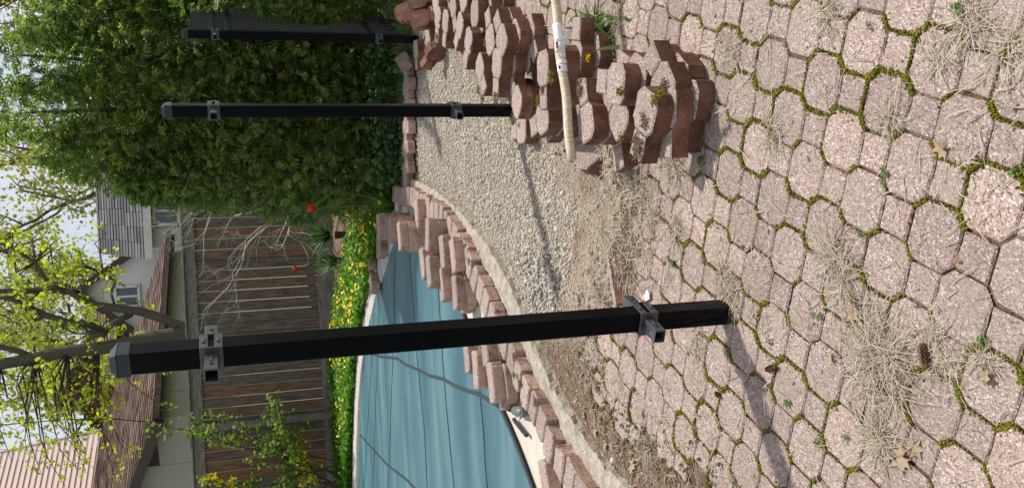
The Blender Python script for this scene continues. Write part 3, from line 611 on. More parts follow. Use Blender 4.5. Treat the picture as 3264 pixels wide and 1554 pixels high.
# ================================================================== FENCE POSTS
FL = math.atan2(4.34-2.27, .70+.23)                  # direction of the fence line
POST = [(-.232, 2.272), (.700, 4.340), (1.607, 6.575)]
def arm(mb, a, w=.034, h=.034, th=.003, L=.075):     # open channel that would take a rail, along +X from x=a
    s = 1 if a > 0 else -1; x0, x1 = a, a+s*L
    prof = [(-w/2, h/2), (w/2, h/2)]
    for (cy, czz, dy, dz) in ((0, h/2, w, th), (0, -h/2, w, th), (-w/2, 0, th, h), (w/2, 0, th, h)):
        mb.box(((x0+x1)/2, cy, czz), (L, dy+th, dz if dz > th else th), 0, 0, .0008)
def make_post(i):
    t = empty('fence_post', (*POST[i], -.03), FL)
    S_ = .058; H = 1.665
    mb = MB(); mb.box((0, 0, H/2), (S_, S_, H), bev=.004); mb.build('post', M['black'], t)
    mb = MB(); c = S_/2+.003
    mb.box((0, 0, H+.008), (2*c, 2*c, .03), bev=.002)
    mb.add([(-c, -c, H+.0232), (c, -c, H+.0232), (c, c, H+.0232), (-c, c, H+.0232), (-.017, -.017, H+.040), (.017, -.017, H+.040), (.017, .017, H+.040), (-.017, .017, H+.040)], [(0, 1, 5, 4), (1, 2, 6, 5), (2, 3, 7, 6), (3, 0, 4, 7), (4, 5, 6, 7)])
    mb.build('cap', M['blackp'], t)
    for z, tilt in ((1.475, 0.0), (.30, 0.0)):
        br = None
        mb = MB(); k = S_/2+.004
        for sgn in (-1, 1):
            mb.box((0, sgn*k, z+.017), (2*k+.006, .005, .020), bev=.001); mb.box((0, sgn*k, z-.017), (2*k+.006, .005, .020), bev=.001)
            mb.box((sgn*k, 0, z), (.005, 2*k+.006, .054), bev=.001)
        br = mb.build('bracket', M['bracket'], t)
        for sgn in (-1, 1):
            mb = MB(); arm(mb, sgn*(k+.003), .034, .030, .0025, .072)
            # shaped tip and raised ribs
            mb.box((sgn*(k+.028), 0, z*0+.0175), (.022, .007, .005), bev=.001); mb.box((sgn*(k+.028), -.0195, 0), (.022, .005, .007), bev=.001)
            o = mb.build('rail_channel', M['bracket'], br); o.location = (0, 0, z)
            mb = MB(); mb.tube([(sgn*(k+.012), 0, .015), (sgn*(k+.012), 0, .020)], [.009, .005], 10); o = mb.build('screw', M['blackp'], br); o.location = (0, 0, z)
            mb = MB(); mb.tube([(sgn*(k+.05), -.018, 0), (sgn*(k+.05), -.022, 0)], [.006, .004], 10); o = mb.build('screw', M['blackp'], br); o.location = (0, 0, z)
        for sgn in (-1, 1):
            for dz in (.017, -.017):
                mb = MB(); mb.box((0, sgn*(k+.004), z+dz), (.02, .005, .007), bev=.0012); mb.build('rib', M['bracket'], br)
    return t
for i, lab in enumerate(('near black square fence post with empty rail brackets standing in the paver patio', 'middle black square fence post with empty brackets standing in the gravel by the paver pile', 'far black square fence post carrying the picket panel in front of hedge')):
    tag(make_post(i), lab, 'fence post', 'black metal fence posts in a row')
# picket panel from the far post
pd = np.array([math.cos(FL), math.sin(FL)]); pan = empty('picket_panel', (*POST[2], 0), FL); tag(pan, 'black metal picket fence panel running right from the far post', 'fence')
for z in (1.475, 1.36, .30):
    mb = MB(); mb.box((1.0, 0, z), (1.95, .03, .034), bev=.002); mb.build('rail', M['picket'], pan)
for k in range(20):
    mb = MB(); x = .10+k*.096; mb.box((x, 0, .84), (.013, .013, 1.56), bev=.001); mb.box((x, 0, 1.626), (.017, .017, .012), bev=.002); mb.build('picket', M['picket'], pan)
p4_ = empty('fence_post', (POST[2][0]+pd[0]*2.02, POST[2][1]+pd[1]*2.02, -.03), FL)
mb = MB(); mb.box((0, 0, .83), (.058, .058, 1.66), bev=.003); mb.build('post', M['black'], p4_); mb = MB(); mb.box((0, 0, 1.675), (.066, .066, .03), bev=.004); mb.build('cap', M['blackp'], p4_)
tag(p4_, 'black fence post at the right end of the picket panel', 'fence post', 'black metal fence posts in a row')

# ================================================================== WOODEN POLE on the pile
a = Z(1440*DS, 402*DS, .215); b = Z(1412*DS, 150*DS, .225); d = (b-a); far = a + d*2.6
pole = empty('wooden_pole', tuple(a)); tag(pole, 'pale round wooden pole with white tape lying across the paver pile', 'pole')
mb = MB(); P = [Vector(tuple(d*2.6*t/24 + np.array([0, 0, .004*math.sin(t*.8)]))) for t in range(25)]
mb.tube(P, [.0165+.0012*nz(t*.7, 3) for t in range(25)], 16); o = mb.build('shaft', M['pole'], pole, True)
dn = Vector(tuple(d)).normalized(); Ld = float(np.linalg.norm(d))
def tpos(y): return (402-y)/(402-150)
for y0, y1, r in ((182, 166, .0182), (163, 152, .0190), (148, 108, .0178), (104, 60, .0184)):
    mb = MB(); n = 7; mb.tube([Vector(tuple(d*(tpos(y0)+(tpos(y1)-tpos(y0))*k/n))) for k in range(n+1)], [r+random.uniform(-.0006, .0012) for k in range(n+1)], 14); mb.build('tape', M['whitetape'], pole, True)
side = Vector((0, 0, 1)).cross(dn).normalized()
mb = MB()
for y in (172, 120, 112): 
    c = Vector(tuple(d*tpos(y))) + (Vector((0, 0, .75))+side*(-.55 if side.y > 0 else .55)).normalized()*.0186
    mb.tube([c+dn*.006, c-dn*.006], .0035, 6)
mb.build('ink_mark', M['ink'], pole)
c0 = Vector(tuple(d*tpos(150))); mb = MB(); rnd = random.Random(4)
V = []; F = []
for k in range(7):
    q = c0 + Vector((.02+.012*k, -.02-.010*k, .012-.0035*k)); wv = .018-.0012*k
    V += [q+Vector((rnd.uniform(-.004, .004), 0, wv)), q+Vector((rnd.uniform(-.004, .004), -.006+.01*(k % 2), 0)), q+Vector((0, .004, -wv*.8))]
for k in range(6):
    for e in range(2): F.append((k*3+e, k*3+e+1, k*3+4+e, k*3+3+e))
mb.add(V, F); mb.build('plastic_scrap', M['plastic'], pole)

# ================================================================== POOL COVER ANCHOR and cords
anc = Z(*zM(1240, 690), .03); an = empty('strap_anchor', (anc[0], anc[1], .0)); tag(an, 'grey spring and strap anchor hooked to the pool deck at the cover edge', 'anchor')
e0 = Z(*zM(1120, 650), .03)-np.array([anc[0], anc[1], 0]); e1 = Z(*zM(1200, 680), .03)-np.array([anc[0], anc[1], 0]); e2 = Z(*zM(1260, 690), .03)-np.array([anc[0], anc[1], 0]); e3 = Z(*zM(1300, 710), .0)-np.array([anc[0], anc[1], 0])
mb = MB(); mb.beam(e0, e1, .035, .004); mb.build('strap', M['strap'], an)
mb = MB(); mb.tube([e1, e1*.4+e2*.6, e2], [.024, .026, .024], 14); mb.build('spring_sleeve', M['spring'], an, True)
mb = MB(); mb.tube([e2, (e2+e3)/2+np.array([0, 0, .015]), e3], .006, 8); mb.tube([e2+np.array([0, .03, .01]), e2+np.array([-.03, .0, .02]), e2+np.array([0, -.02, .01])], .005, 8); mb.build('hook', M['spring'], an, True)
mb = MB(); cp = [Z(*zM(x, y), .012) for x, y in ((1190, 740), (1215, 775), (1250, 820), (1280, 855))]; mb.tube(cp, .011, 6); o = mb.build('loose_strap', M['strap']); tag(o, 'short loose black strap on the deck below the spring anchor', 'strap')

# ================================================================== WOODEN FENCE
FY = 13.0; FT = 2.085
fence = empty('wooden_fence', (0, FY, 0)); tag(fence, 'weathered brown board fence with bright gaps behind the flower bed', 'fence')
pm = {}
x = -6.0; k = 0
while x < 2.4:
    wd = .138+random.uniform(-.004, .004); post_here = abs(x+2.30) < .09
    mb = MB(); z0, z1 = .24, 1.93; mb.box((x+wd/2, random.uniform(-.002, .002), (z0+z1)/2), (wd, .020, z1-z0), bev=.002); mb.build('board', M['wood'], fence)
    x += wd + random.uniform(.009, .014); k += 1
for xa, xb in ((-6, -2.36), (-2.36, 2.4)):
    mb = MB(); mb.box(((xa+xb)/2, -.030, 1.995), (xb-xa-.004, .038, .150), bev=.003); mb.build('top_rail', M['greywood'], fence)
    mb = MB(); mb.box(((xa+xb)/2, -.030, 2.085), (xb-xa-.004, .13, .024), bev=.003); mb.build('cap_board', M['greywood'], fence)
    mb = MB(); mb.box(((xa+xb)/2, -.028, .16), (xb-xa-.004, .035, .20), bev=.003); mb.build('kick_board', M['greywood'], fence)
for xp in (-4.6, -2.36, -.02, 2.3):
    mb = MB(); mb.box((xp, .055 if xp > -1 else -.065, 1.0), (.095, .09, 2.1), bev=.004); mb.build('post', M['greywood'], fence)

# ================================================================== FLOWER BED
bx = np.arange(-7, 1.2, .12); by = np.arange(7.6, 13.6, .12); BX, BY = np.meshgrid(bx, by)
fcx = FC[::-1, 0]; fcy = FC[::-1, 1]
def bedfront(x): return np.interp(x, fcx, fcy)
def bedz(x, y):
    d = y-bedfront(x)-.15; return .03 + .05*np.clip(d/1.6, 0, 1)
BZ = bedz(BX, BY) + rng.normal(0, .008, BX.shape); ok = (BY[:-1, :-1] > bedfront(BX[:-1, :-1])+.05).ravel() & (BY[:-1, :-1].ravel() < 13.3)
idx = np.arange(BX.size).reshape(BX.shape); q = np.stack([idx[:-1, :-1], idx[:-1, 1:], idx[1:, 1:], idx[1:, :-1]], -1).reshape(-1, 4)[ok]
o = link('flower_bed', fmesh('flower_bed', np.stack([BX, BY, BZ], -1).reshape(-1, 3), q, True), M['dirt']); tag(o, kind='structure')
LEAFV = np.array([(0, 0, 0), (.45, .35, .06), (.38, .8, .04), (0, 1, -.05), (-.38, .8, .04), (-.45, .35, .06)]); LEAFF = np.array([(0, 1, 2), (0, 2, 3), (0, 3, 4), (0, 4, 5)])
def bedpts(n, x0, x1, front=.0, back=1.0, dens=None):
    x = rng.uniform(x0, x1, n); f = bedfront(x); y = f+.16+front+(np.minimum(12.95, f+2.2)-f-.16-front)*rng.random(n)**1.3*back
    if dens is not None: ok = rng.random(n) < dens(x, y); x = x[ok]; y = y[ok]
    return x, y
x, y = bedpts(26000, -5.5, .75); z = bedz(x, y)+rng.random(len(x))**1.5*.10
d = np.stack([rng.normal(0, 1, len(x)), rng.normal(-.3, 1, len(x)), rng.uniform(.1, .9, len(x))], 1)
V, F = scatter(LEAFV, LEAFF, np.stack([x, y, z], 1), frames(d, rng.normal(0, .5, len(x))), rng.uniform(.03, .06, len(x)))
o = link('ground_cover', fmesh('ground_cover', V, F), M['cover_leaf']); tag(o, 'glossy green ground cover leaves in the bed behind the pool', 'ground cover', kind='stuff')
ang = np.arange(8)*math.pi/4; FV = np.array([(0, 0, 0)]+[((1 if i % 2 else .55)*math.cos(a), (1 if i % 2 else .55)*math.sin(a), .25 if i % 2 else .1) for i, a in enumerate(ang)]); FFc = np.array([(0, 1+i, 1+(i+1) % 8) for i in range(8)])
def fdens(x, y): return np.clip(np.where(x > -1.35, .95, np.where(x > -2.1, .55, .14)) * (.15+1.3*np.array([nz(a*2.6, b*2.6, 4) for a, b in zip(x, y)])+.3), 0, 1)
x, y = bedpts(2100, -4.8, .45, .02, .85, fdens); z = bedz(x, y)+.08+rng.random(len(x))*.06; n = len(x)
ax = np.stack([rng.normal(0, .35, n), rng.normal(-.45, .3, n), np.ones(n)], 1); fr = frames(ax)[:, :, [0, 2, 1]]
V, F = scatter(FV, FFc, np.stack([x, y, z], 1), fr, rng.uniform(.016, .025, n))
o = link('bed_flowers', fmesh('bed_flowers', V, F), M['yellow']); tag(o, 'many small yellow star shaped flowers dotted over the ground cover', 'flowers', kind='stuff')
# strap leaves of spring bulbs
def blades(n, px, py, pz, length, width, lean, droop=.5, seg=3):
    """n tapering curved blades from the given roots; returns verts, quads"""
    az = rng.uniform(0, 2*math.pi, n); V = np.zeros((n, (seg+1)*2, 3)); curl = rng.normal(0, .55, n); az0 = az
    for i in range(seg+1):
        t = i/seg; az = az0+curl*t; dirx = np.stack([np.cos(az), np.sin(az)], 1); nrm = np.stack([-np.sin(az), np.cos(az)], 1); h = length*(t*np.cos(lean) - droop*t*t*np.sin(lean)*.6); r = length*t*np.sin(lean)*(1+.25*t*droop); wv = width*(1-t**1.6)*.5+.0004
        for s, k in ((-1, 0), (1, 1)):
            V[:, i*2+k, 0] = px+dirx[:, 0]*r+s*nrm[:, 0]*wv; V[:, i*2+k, 1] = py+dirx[:, 1]*r+s*nrm[:, 1]*wv; V[:, i*2+k, 2] = pz+h
    tf = np.array([(i*2, i*2+1, i*2+3, i*2+2) for i in range(seg)]); F = tf[None]+(np.arange(n)*(seg+1)*2)[:, None, None]
    return V.reshape(-1, 3), F.reshape(-1, 4)
x, y = bedpts(1500, -3.6, .5, .5, 1.0, lambda x, y: np.array([nz(a*1.6, b*1.6, 8) for a, b in zip(x, y)]) > .05); n = len(x)
V, F = blades(n, x, y, bedz(x, y), rng.uniform(.12, .26, n), rng.uniform(.012, .024, n), rng.uniform(.2, .9, n))
o = link('bulb_leaves', fmesh('bulb_leaves', V, F), M['grassg']); tag(o, 'upright strap shaped bulb leaves between ground cover and board fence', 'leaves', kind='stuff')
for i, (px, dist, n, L, lab) in enumerate((((815, 592), 10.9, 130, .46, 'spiky dark green yucca clump beside the hedge'), ((850, 655), 11.2, 90, .42, 'second spiky yucca clump left of the larger one'))):
    c = dY(*px, dist); t = empty('yucca', (c[0], c[1], float(bedz(c[0], c[1])))); tag(t, lab, 'yucca', 'yucca clumps in the flower bed')
    V, F = blades(n, rng.normal(0, .02, n), rng.normal(0, .02, n), np.full(n, .05+max(0, c[2]-float(bedz(c[0], c[1])))*.55), rng.uniform(.7, 1.05, n)*L, rng.uniform(.02, .032, n), rng.uniform(.1, 1.75, n), .25)
    link('leaves', fmesh('leaves', V, F), M['yucca'], t)
    mb = MB(); mb.tube([(0, 0, -.05), (0, 0, .12)], [.035, .05], 8); mb.build('stem', M['dtwig'], t)
def tulip(px, dist, lab, kind):
    c = dY(*px, dist); b = float(bedz(c[0], c[1])); h = c[2]-b; t = empty(kind, (c[0], c[1], b)); tag(t, lab, 'flower')
    mb = MB(); mb.tube([(0, 0, 0), (.01, 0, h*.5), (0, 0, h)], .006, 6); mb.build('stem', M['grassg'], t)
    if kind == 'tulip':
        for k in range(6):
            a = k*math.pi/3; r = .030 if k % 2 else .026; ca, sa = math.cos(a), math.sin(a); V = []; F = []
            for (rr, zz, ww) in ((.006, 0, .008), (r, .02, .024), (r*1.05, .045, .022), (r*.75, .07, .003)):
                for s in (-1, 1): V.append((ca*rr-sa*ww*s, sa*rr+ca*ww*s, h+zz))
            for j in range(3): F.append((j*2, j*2+1, j*2+3, j*2+2))
            MB().add(V, F).build('petal', M['orange'] if k == 0 else M['red'], t)
    else:
        for k in range(6):
            a = k*math.pi/3; ca, sa = math.cos(a), math.sin(a); V = [(ca*.006, 0, h+sa*.006)]+[(ca*.024-sa*.013*s, -.005, h+sa*.024+ca*.013*s) for s in (1, -1)]+[(ca*.046, -.002, h+sa*.046)]
            MB().add(V, [(0, 1, 3, 2)]).build('petal', M['yellow'], t)
        mb = MB(); mb.tube([(0, 0, h), (0, -.02, h), (0, -.032, h)], [.010, .012, .017], 10, cap=False); mb.build('trumpet', M['yellow'], t)
    n = 7; V, F = blades(n, np.zeros(n), np.zeros(n), np.zeros(n), rng.uniform(.5, .8, n)*h, np.full(n, .022), rng.uniform(.1, .6, n)); link('leaf', fmesh('leaf', V, F), M['grassg'], t)
tulip((793, 524), 7.6, 'red and orange tulip in bloom at the edge of the hedge', 'tulip')
tulip((749, 675), 11.6, 'red tulip in bloom in front of the board fence', 'tulip')
tulip((841, 810), 11.4, 'yellow daffodil in bloom beside the near post, above the ground cover', 'daffodil')

# ================================================================== HEDGE
def spray_template():
    V = []; F = []
    def lobe(x0, y0, x1, y1, w, z=0.0):
        d = np.array([x1-x0, y1-y0]); d = d/np.linalg.norm(d); nn = np.array([-d[1], d[0]])*w; b = len(V)
        V.extend([(x0-nn[0]*.4, y0-nn[1]*.4, 0), (x0+nn[0]*.4, y0+nn[1]*.4, 0), ((x0*.4+x1*.6)+nn[0], (y0*.4+y1*.6)+nn[1], z), (x1, y1, z*1.6), ((x0*.4+x1*.6)-nn[0], (y0*.4+y1*.6)-nn[1], z)]); F.extend([(b, b+1, b+2), (b, b+2, b+4), (b+2, b+3, b+4)])
    lobe(0, 0, 0, 1, .055, -.05)
    for y0, L, a in ((.12, .40, 50), (.34, .42, 45), (.56, .34, 40)):
        for s in (-1, 1): lobe(0, y0, s*L*math.sin(R(a)), y0+L*math.cos(R(a)), .065, -.06)
    return np.array(V), np.array(F)
SPV, SPF = spray_template()
hedge = empty('cedar_hedge', (1.4, 7.9, -.05)); tag(hedge, 'tall dense dark green cedar hedge at the far end of the trench', 'hedge')
COLS = [(.72, 8.05, 2.3, .38, .45), (.98, 8.15, 2.9, .46, .6), (1.28, 8.1, 3.3, .5, .62), (1.70, 8.05, 3.3, .5, .62), (2.06, 8.1, 2.95, .48, .55), (2.46, 8.1, 2.75, .5, .55), (2.95, 8.2, 2.75, .55, .6), (.92, 8.95, 2.8, .5, .5), (1.32, 9.05, 3.7, .6, .6), (1.72, 9.05, 3.8, .6, .6), (2.15, 9.05, 3.2, .6, .6), (2.75, 9.1, 2.8, .6, .6)]
PP_ = []; DD = []; SS = []
for ci, (hx, hy, hh, rx, ry) in enumerate(COLS):
    n = int((2600 if hy < 8.5 else 1300)*hh/3)
    t = rng.random(n); zz = .06+t*(hh-.06); az = rng.uniform(0, 2*math.pi, n)
    prof = np.where(t < .12, .72+t*2.2, np.where(t > .62, np.sqrt(np.clip(1-((t-.62)/.40)**2, .02, 1)), 1.0))*np.clip(1.12-.62*t, .3, 1)
    lump = 1+.34*np.array([nz(math.cos(a)*2.0+ci*5, math.sin(a)*2.0, z*2.8) for a, z in zip(az, zz)])
    rr = prof*lump*(1-.42*rng.random(n)**1.7)
    kp = rng.random(n) > np.clip((zz-2.35)/1.1, 0, .72); zz = zz[kp]; az = az[kp]; rr = rr[kp]; n = len(zz)
    PP_.append(np.stack([hx+rx*rr*np.cos(az), hy+ry*rr*np.sin(az), zz], 1))
    up = rng.normal(.25, .45, n); DD.append(np.stack([np.cos(az)+rng.normal(0, .45, n), np.sin(az)+rng.normal(0, .45, n), up], 1)); SS.append(rng.uniform(.085, .17, n))
PP_ = np.vstack(PP_); DD = np.vstack(DD); SS = np.hstack(SS)
V, F = scatter(SPV, SPF, PP_-np.array([1.4, 7.9, -.05]), frames(DD, rng.normal(0, .8, len(SS))), SS); print('hedge sprays', len(SS))
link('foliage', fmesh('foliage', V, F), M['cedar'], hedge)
for ci, (hx, hy, hh, rx, ry) in enumerate(COLS):
    mb = MB(); mb.tube([(hx-1.4, hy-7.9, 0), (hx-1.4+random.uniform(-.06, .06), hy-7.9, hh*.5), (hx-1.4+random.uniform(-.08, .08), hy-7.9, hh*.92)], [.05, .035, .01], 7); mb.build('trunk', M['bark'], hedge)
# sunlit bush in front of the picket panel
bush = empty('leafy_bush', (2.0, 7.05, 0)); tag(bush, 'sunlit yellow green bush growing in front of the picket panel', 'bush')
n = 2600; z = rng.uniform(.05, 1.0, n)**.9*1.45; cxx = .10+.10*np.sin(z*5+1); a = rng.uniform(0, 2*math.pi, n); r = rng.random(n)**.5
P = np.stack([cxx+.20*r*np.cos(a), .05+.30*r*np.sin(a), z], 1); d = np.stack([np.cos(a)-.3, np.sin(a)-.4, rng.normal(.2, .5, n)], 1)
V, F = scatter(SPV, SPF, P, frames(d, rng.normal(0, .8, n)), rng.uniform(.06, .12, n)); link('foliage', fmesh('foliage', V, F), M['ivy'], bush)
n = 500; P = np.stack([.1+rng.uniform(-.25, .3, n), rng.uniform(-.35, .5, n), rng.uniform(1.38, 1.75, n)], 1); P[:, 1] += .55; P[:, 0] += .12
V, F = scatter(SPV, SPF, P, frames(np.stack([rng.normal(0, 1, n), rng.normal(-.5, 1, n), rng.normal(.3, .5, n)], 1), rng.normal(0, .8, n)), rng.uniform(.06, .12, n)); link('foliage', fmesh('foliage', V, F), M['ivy'], bush)
mb = MB()
for k in range(6): mb.tube([(.08+random.uniform(-.05, .05), .05, -.1), (.1+random.uniform(-.12, .12), random.uniform(-.1, .2), .6), (.1+random.uniform(-.18, .18), random.uniform(-.1, .25), 1.35)], [.012, .008, .003], 5)
mb.build('stems', M['dtwig'], bush)
n = 900; px_ = rng.normal(1.75, .28, n); py_ = rng.uniform(6.7, 7.25, n); V, F = blades(n, px_, py_, np.full(n, -.02), rng.uniform(.08, .2, n), rng.uniform(.006, .012, n), rng.uniform(.2, 1.0, n))
o = link('green_grass', fmesh('green_grass', V, F), M['grassg']); tag(o, 'bright green grass at the foot of the picket panel', 'grass', kind='stuff')
n = 1300; x = rng.uniform(.55, 1.9, n); y = rng.uniform(7.1, 7.5, n); z = .03+rng.random(n)**2*.22
V, F = scatter(LEAFV, LEAFF, np.stack([x, y, z], 1), frames(rng.normal(0, 1, (n, 3))+np.array([0, -.4, .5]), rng.normal(0, .5, n)), rng.uniform(.03, .06, n)); o = link('hedge_undergrowth', fmesh('hedge_undergrowth', V, F), M['yucca']); tag(o, 'low green undergrowth in shade along the foot of hedge', 'undergrowth', kind='stuff')

# ================================================================== branching plants
def branch(mb, tips, p, d, L, r, depth, rnd, spread=.55, up=.0, seg=4, shrink=.68, kids=(2, 3), target=None):
    P = [p]; 
    for i in range(seg):
        d = (d + Vector((rnd.gauss(0, .16), rnd.gauss(0, .16), rnd.gauss(0, .12)+up))).normalized(); p = p + d*(L/seg); P.append(p)
    mb.tube(P, [r*(1-.45*i/seg) for i in range(seg+1)], 6 if r > .012 else 4 if r > .004 else 3, cap=False)
    tips.append((P, depth))
    if depth == 0: return
    for k in range(rnd.randint(*kids)):
        f = rnd.uniform(.45, 1.0) if k else 1.0; b = P[0] if f == 0 else P[min(seg, max(1, int(f*seg)))]
        nd = (d + Vector((rnd.gauss(0, spread), rnd.gauss(0, spread), rnd.gauss(0, spread*.8)))).normalized()
        branch(mb, tips, b, nd, L*rnd.uniform(shrink-.12, shrink+.1), r*(.62 if k else .72), depth-1, rnd, spread, up, seg, shrink, kids)
# bare pale shrub in front of the fence
rnd = random.Random(21); sh = empty('bare_shrub', tuple(dY(752, 512, 9.6)[:2]) + (float(.05),)); tag(sh, 'bare pale twiggy shrub arching out from the hedge before the fence', 'shrub')
ori = Vector(sh.location); mb = MB(); tips = []
for (px, py, ds, L) in ((560, 690, 9.3, .62), (610, 640, 9.2, .5), (690, 600, 9.5, .42), (520, 600, 9.6, .62), (640, 560, 9.3, .45), (720, 640, 9.4, .4)):
    st = Vector(dY(745, 510, 9.6))-ori; en = Vector(dY(px, py, ds))-ori; dd = (en-st); branch(mb, tips, st, dd.normalized(), dd.length*.62, .010, 4, rnd, .42, .02, 5, .64, (2, 3))
mb.tube([Vector((.05, .05, -.1)), (Vector(dY(745, 510, 9.6))-ori)*.6, Vector(dY(745, 510, 9.6))-ori], [.016, .013, .010], 6); mb.build('branches', M['twig'], sh)
sh2 = empty('bare_shrub', tuple(dY(560, 470, 9.4)[:2]) + (.05,)); tag(sh2, 'bare fine twigged shrub rising beside the hedge toward the grey house', 'shrub'); ori = Vector(sh2.location); mb = MB(); tips = []
mb.tube([Vector((0, 0, -.1)), Vector(dY(560, 480, 9.4))-ori], [.014, .010], 6)
for (px, py) in ((380, 560), (420, 620), (330, 520), (450, 580), (480, 640), (500, 690)):
    st = Vector(dY(560, 480, 9.4))-ori; en = Vector(dY(px, py, 9.4))-ori; dd = en-st; branch(mb, tips, st, dd.normalized(), dd.length*.6, .007, 3, rnd, .4, .02, 5, .66, (2, 3))
mb.build('branches', M['twig'], sh2)
# flowering shrub at the left end
fs = empty('flowering_shrub', (-3.05, 12.3, .15)); tag(fs, 'loose leafy shrub with yellow flowers against the left of the fence', 'shrub'); ori = Vector(fs.location); mb = MB(); tips = []
for (px, py) in ((640, 1000), (620, 1080), (560, 1150), (600, 1200), (520, 1180), (700, 1120), (540, 1060), (500, 1000)):
    st = Vector((rnd.uniform(-.3, .2), 0, 0)); en = Vector(dY(px, py, 12.2))-ori; dd = en-st; branch(mb, tips, st, (dd.normalized()+Vector((0, 0, .3))).normalized(), dd.length*.62, .012, 3, rnd, .5, .0, 5, .55, (2, 3))
mb.build('stems', M['dtwig'], fs)
LP = []; YP = []
for P, dp in tips:
    if dp > 2: continue
    for p in P[1:]:
        for _ in range(3): LP.append(p+Vector((rnd.gauss(0, .035), rnd.gauss(0, .035), rnd.gauss(0, .035))))
        pz = p+ori
        if (pz.x < -2.85 and pz.z > 1.35 or pz.z < .7) and rnd.random() < .8: YP += [p+Vector((rnd.gauss(0, .03), rnd.gauss(0, .03), rnd.gauss(0, .03))) for _ in range(3)]
LP = np.array([tuple(p) for p in LP]); n = len(LP); V, F = scatter(LEAFV, LEAFF, LP, frames(rng.normal(0, 1, (n, 3))+np.array([0, 0, .3]), rng.normal(0, .6, n)), rng.uniform(.035, .06, n)); link('leaves', fmesh('leaves', V, F), M['shrub'], fs)
if YP:
    YP = np.array([tuple(p) for p in YP]); n = len(YP); V, F = scatter(FV, FFc, YP, randrot(n), rng.uniform(.022, .035, n)); link('blossoms', fmesh('blossoms', V, F), M['yellow'], fs)

# ================================================================== MAPLE behind the fence
def z2(x, y): k = 660/1006; return (x*k, 750+y*k)
TD = 14.4
mt = empty('maple_tree', (-1.05, TD, -.16)); tag(mt, 'young leafed maple with forked grey trunks behind the board fence', 'tree'); ori = Vector(mt.location)
def W(x, y, d=TD): return Vector(Y(*z2(x, y), d)) - ori
stems = [([Vector((.0, 0, 0)), W(900, 475), W(760, 495), W(620, 525), W(480, 548), W(330, 562), W(170, 595), W(0, 625), W(-200, 650), W(-450, 690), W(-700, 720)], [.14, .118, .11, .102, .098, .092, .088, .085, .07, .05, .025]),
 ([Vector((.1, 0, .1)), W(890, 440), W(780, 400), W(690, 370), W(560, 352), W(470, 340), W(400, 310), W(330, 272), W(200, 265), W(0, 270), W(-250, 250), W(-500, 230)], [.09, .078, .073, .069, .064, .056, .05, .045, .042, .038, .03, .015]),
 ([W(520, 480), W(430, 430), W(330, 420), W(230, 390), W(150, 350), W(60, 310), W(-100, 280)], [.065, .06, .055, .05, .045, .04, .025]),
 ([W(640, 380), W(560, 420), W(500, 470), W(440, 495)], [.05, .045, .04, .035]),
 ([W(330, 272), W(240, 240), W(170, 130), W(60, 60), W(-60, 20)], [.04, .035, .028, .022, .015]),
 ([W(170, 595), W(90, 560), W(0, 540), W(-150, 520)], [.05, .045, .04, .02]),
 ([W(500, 480), W(430, 470), W(340, 380), W(330, 330)], [.03, .028, .024, .02]),
 ([W(560, 352), W(540, 280), W(560, 220), W(500, 180)], [.022, .02, .015, .010])]
mb = MB()
for P, rr in stems: mb.tube(P, rr, 9)
mb.build('trunk', M['bark'], mt, True)
rnd = random.Random(5); mb = MB(); LP = []
nodes = [p for P, rr in stems for p in P[2:]]
targets = []
for _ in range(130):
    px = rnd.uniform(-300, 600); py = rnd.uniform(-60, 1226)
    if py > 300 and px > 480 and rnd.random() < .55: continue
    if px > 560 and 120 < py < 700 and rnd.random() < .7: continue
    if py < -20 and px > 300: continue
    targets.append((px, py))
targets += [(300, 120), (330, 160), (260, 60), (380, 60), (350, 200), (300, 10), (420, 30), (470, 190), (560, 210), (620, 260), (690, 340), (540, 480), (600, 480), (720, 640), (650, 700), (690, 760), (460, 640), (500, 560), (420, 860), (470, 940), (390, 1030), (330, 1000), (90, 950), (60, 1100), (200, 1150), (140, 870), (230, 780), (180, 700)]
for px, py in targets:
    d = TD+rnd.uniform(-1.1, 2.2); e = W(px, py, d); src = min(nodes, key=lambda q: (q-e).length+rnd.uniform(0, .5)*abs(q.z-e.z)+ (0 if q.z < e.z+.4 else 1.0))
    m1 = src.lerp(e, .35)+Vector((rnd.gauss(0, .1), rnd.gauss(0, .15), .12+rnd.gauss(0, .1))); m2 = src.lerp(e, .72)+Vector((rnd.gauss(0, .1), rnd.gauss(0, .1), .10+rnd.gauss(0, .08)))
    mb.tube([src, m1, m2, e], [.017, .012, .008, .003], 4, cap=False)
    for k in range(rnd.randint(3, 5)):
        s = m1.lerp(m2, rnd.random()) if rnd.random() < .4 else m2.lerp(e, rnd.random()); e2 = s+Vector((rnd.gauss(0, .22), rnd.gauss(0, .2), rnd.gauss(-.02, .18)))
        mb.tube([s, s.lerp(e2, .5)+Vector((0, 0, .03)), e2], [.005, .004, .002], 3, cap=False)
        for t in (.55, .8, 1.0):
            c = s.lerp(e2, t)
            for _ in range(rnd.randint(2, 3)): LP.append((c.x+rnd.gauss(0, .035), c.y+rnd.gauss(0, .035), c.z+rnd.gauss(0, .035)))
mb.build('twigs', M['dtwig'], mt)
LP = np.array(LP); n = len(LP); print('maple leaves', n)
MLV = np.array([(0, 0, 0), (.35, .15, .05), (.62, .45, -.06), (.30, .55, .03), (.32, .92, -.08), (0, .75, .04), (-.32, .92, -.08), (-.30, .55, .03), (-.62, .45, -.06), (-.35, .15, .05)]); MLF = np.array([(0, 1, 3), (1, 2, 3), (0, 3, 5), (3, 4, 5), (0, 5, 7), (5, 6, 7), (0, 7, 9), (7, 8, 9)])
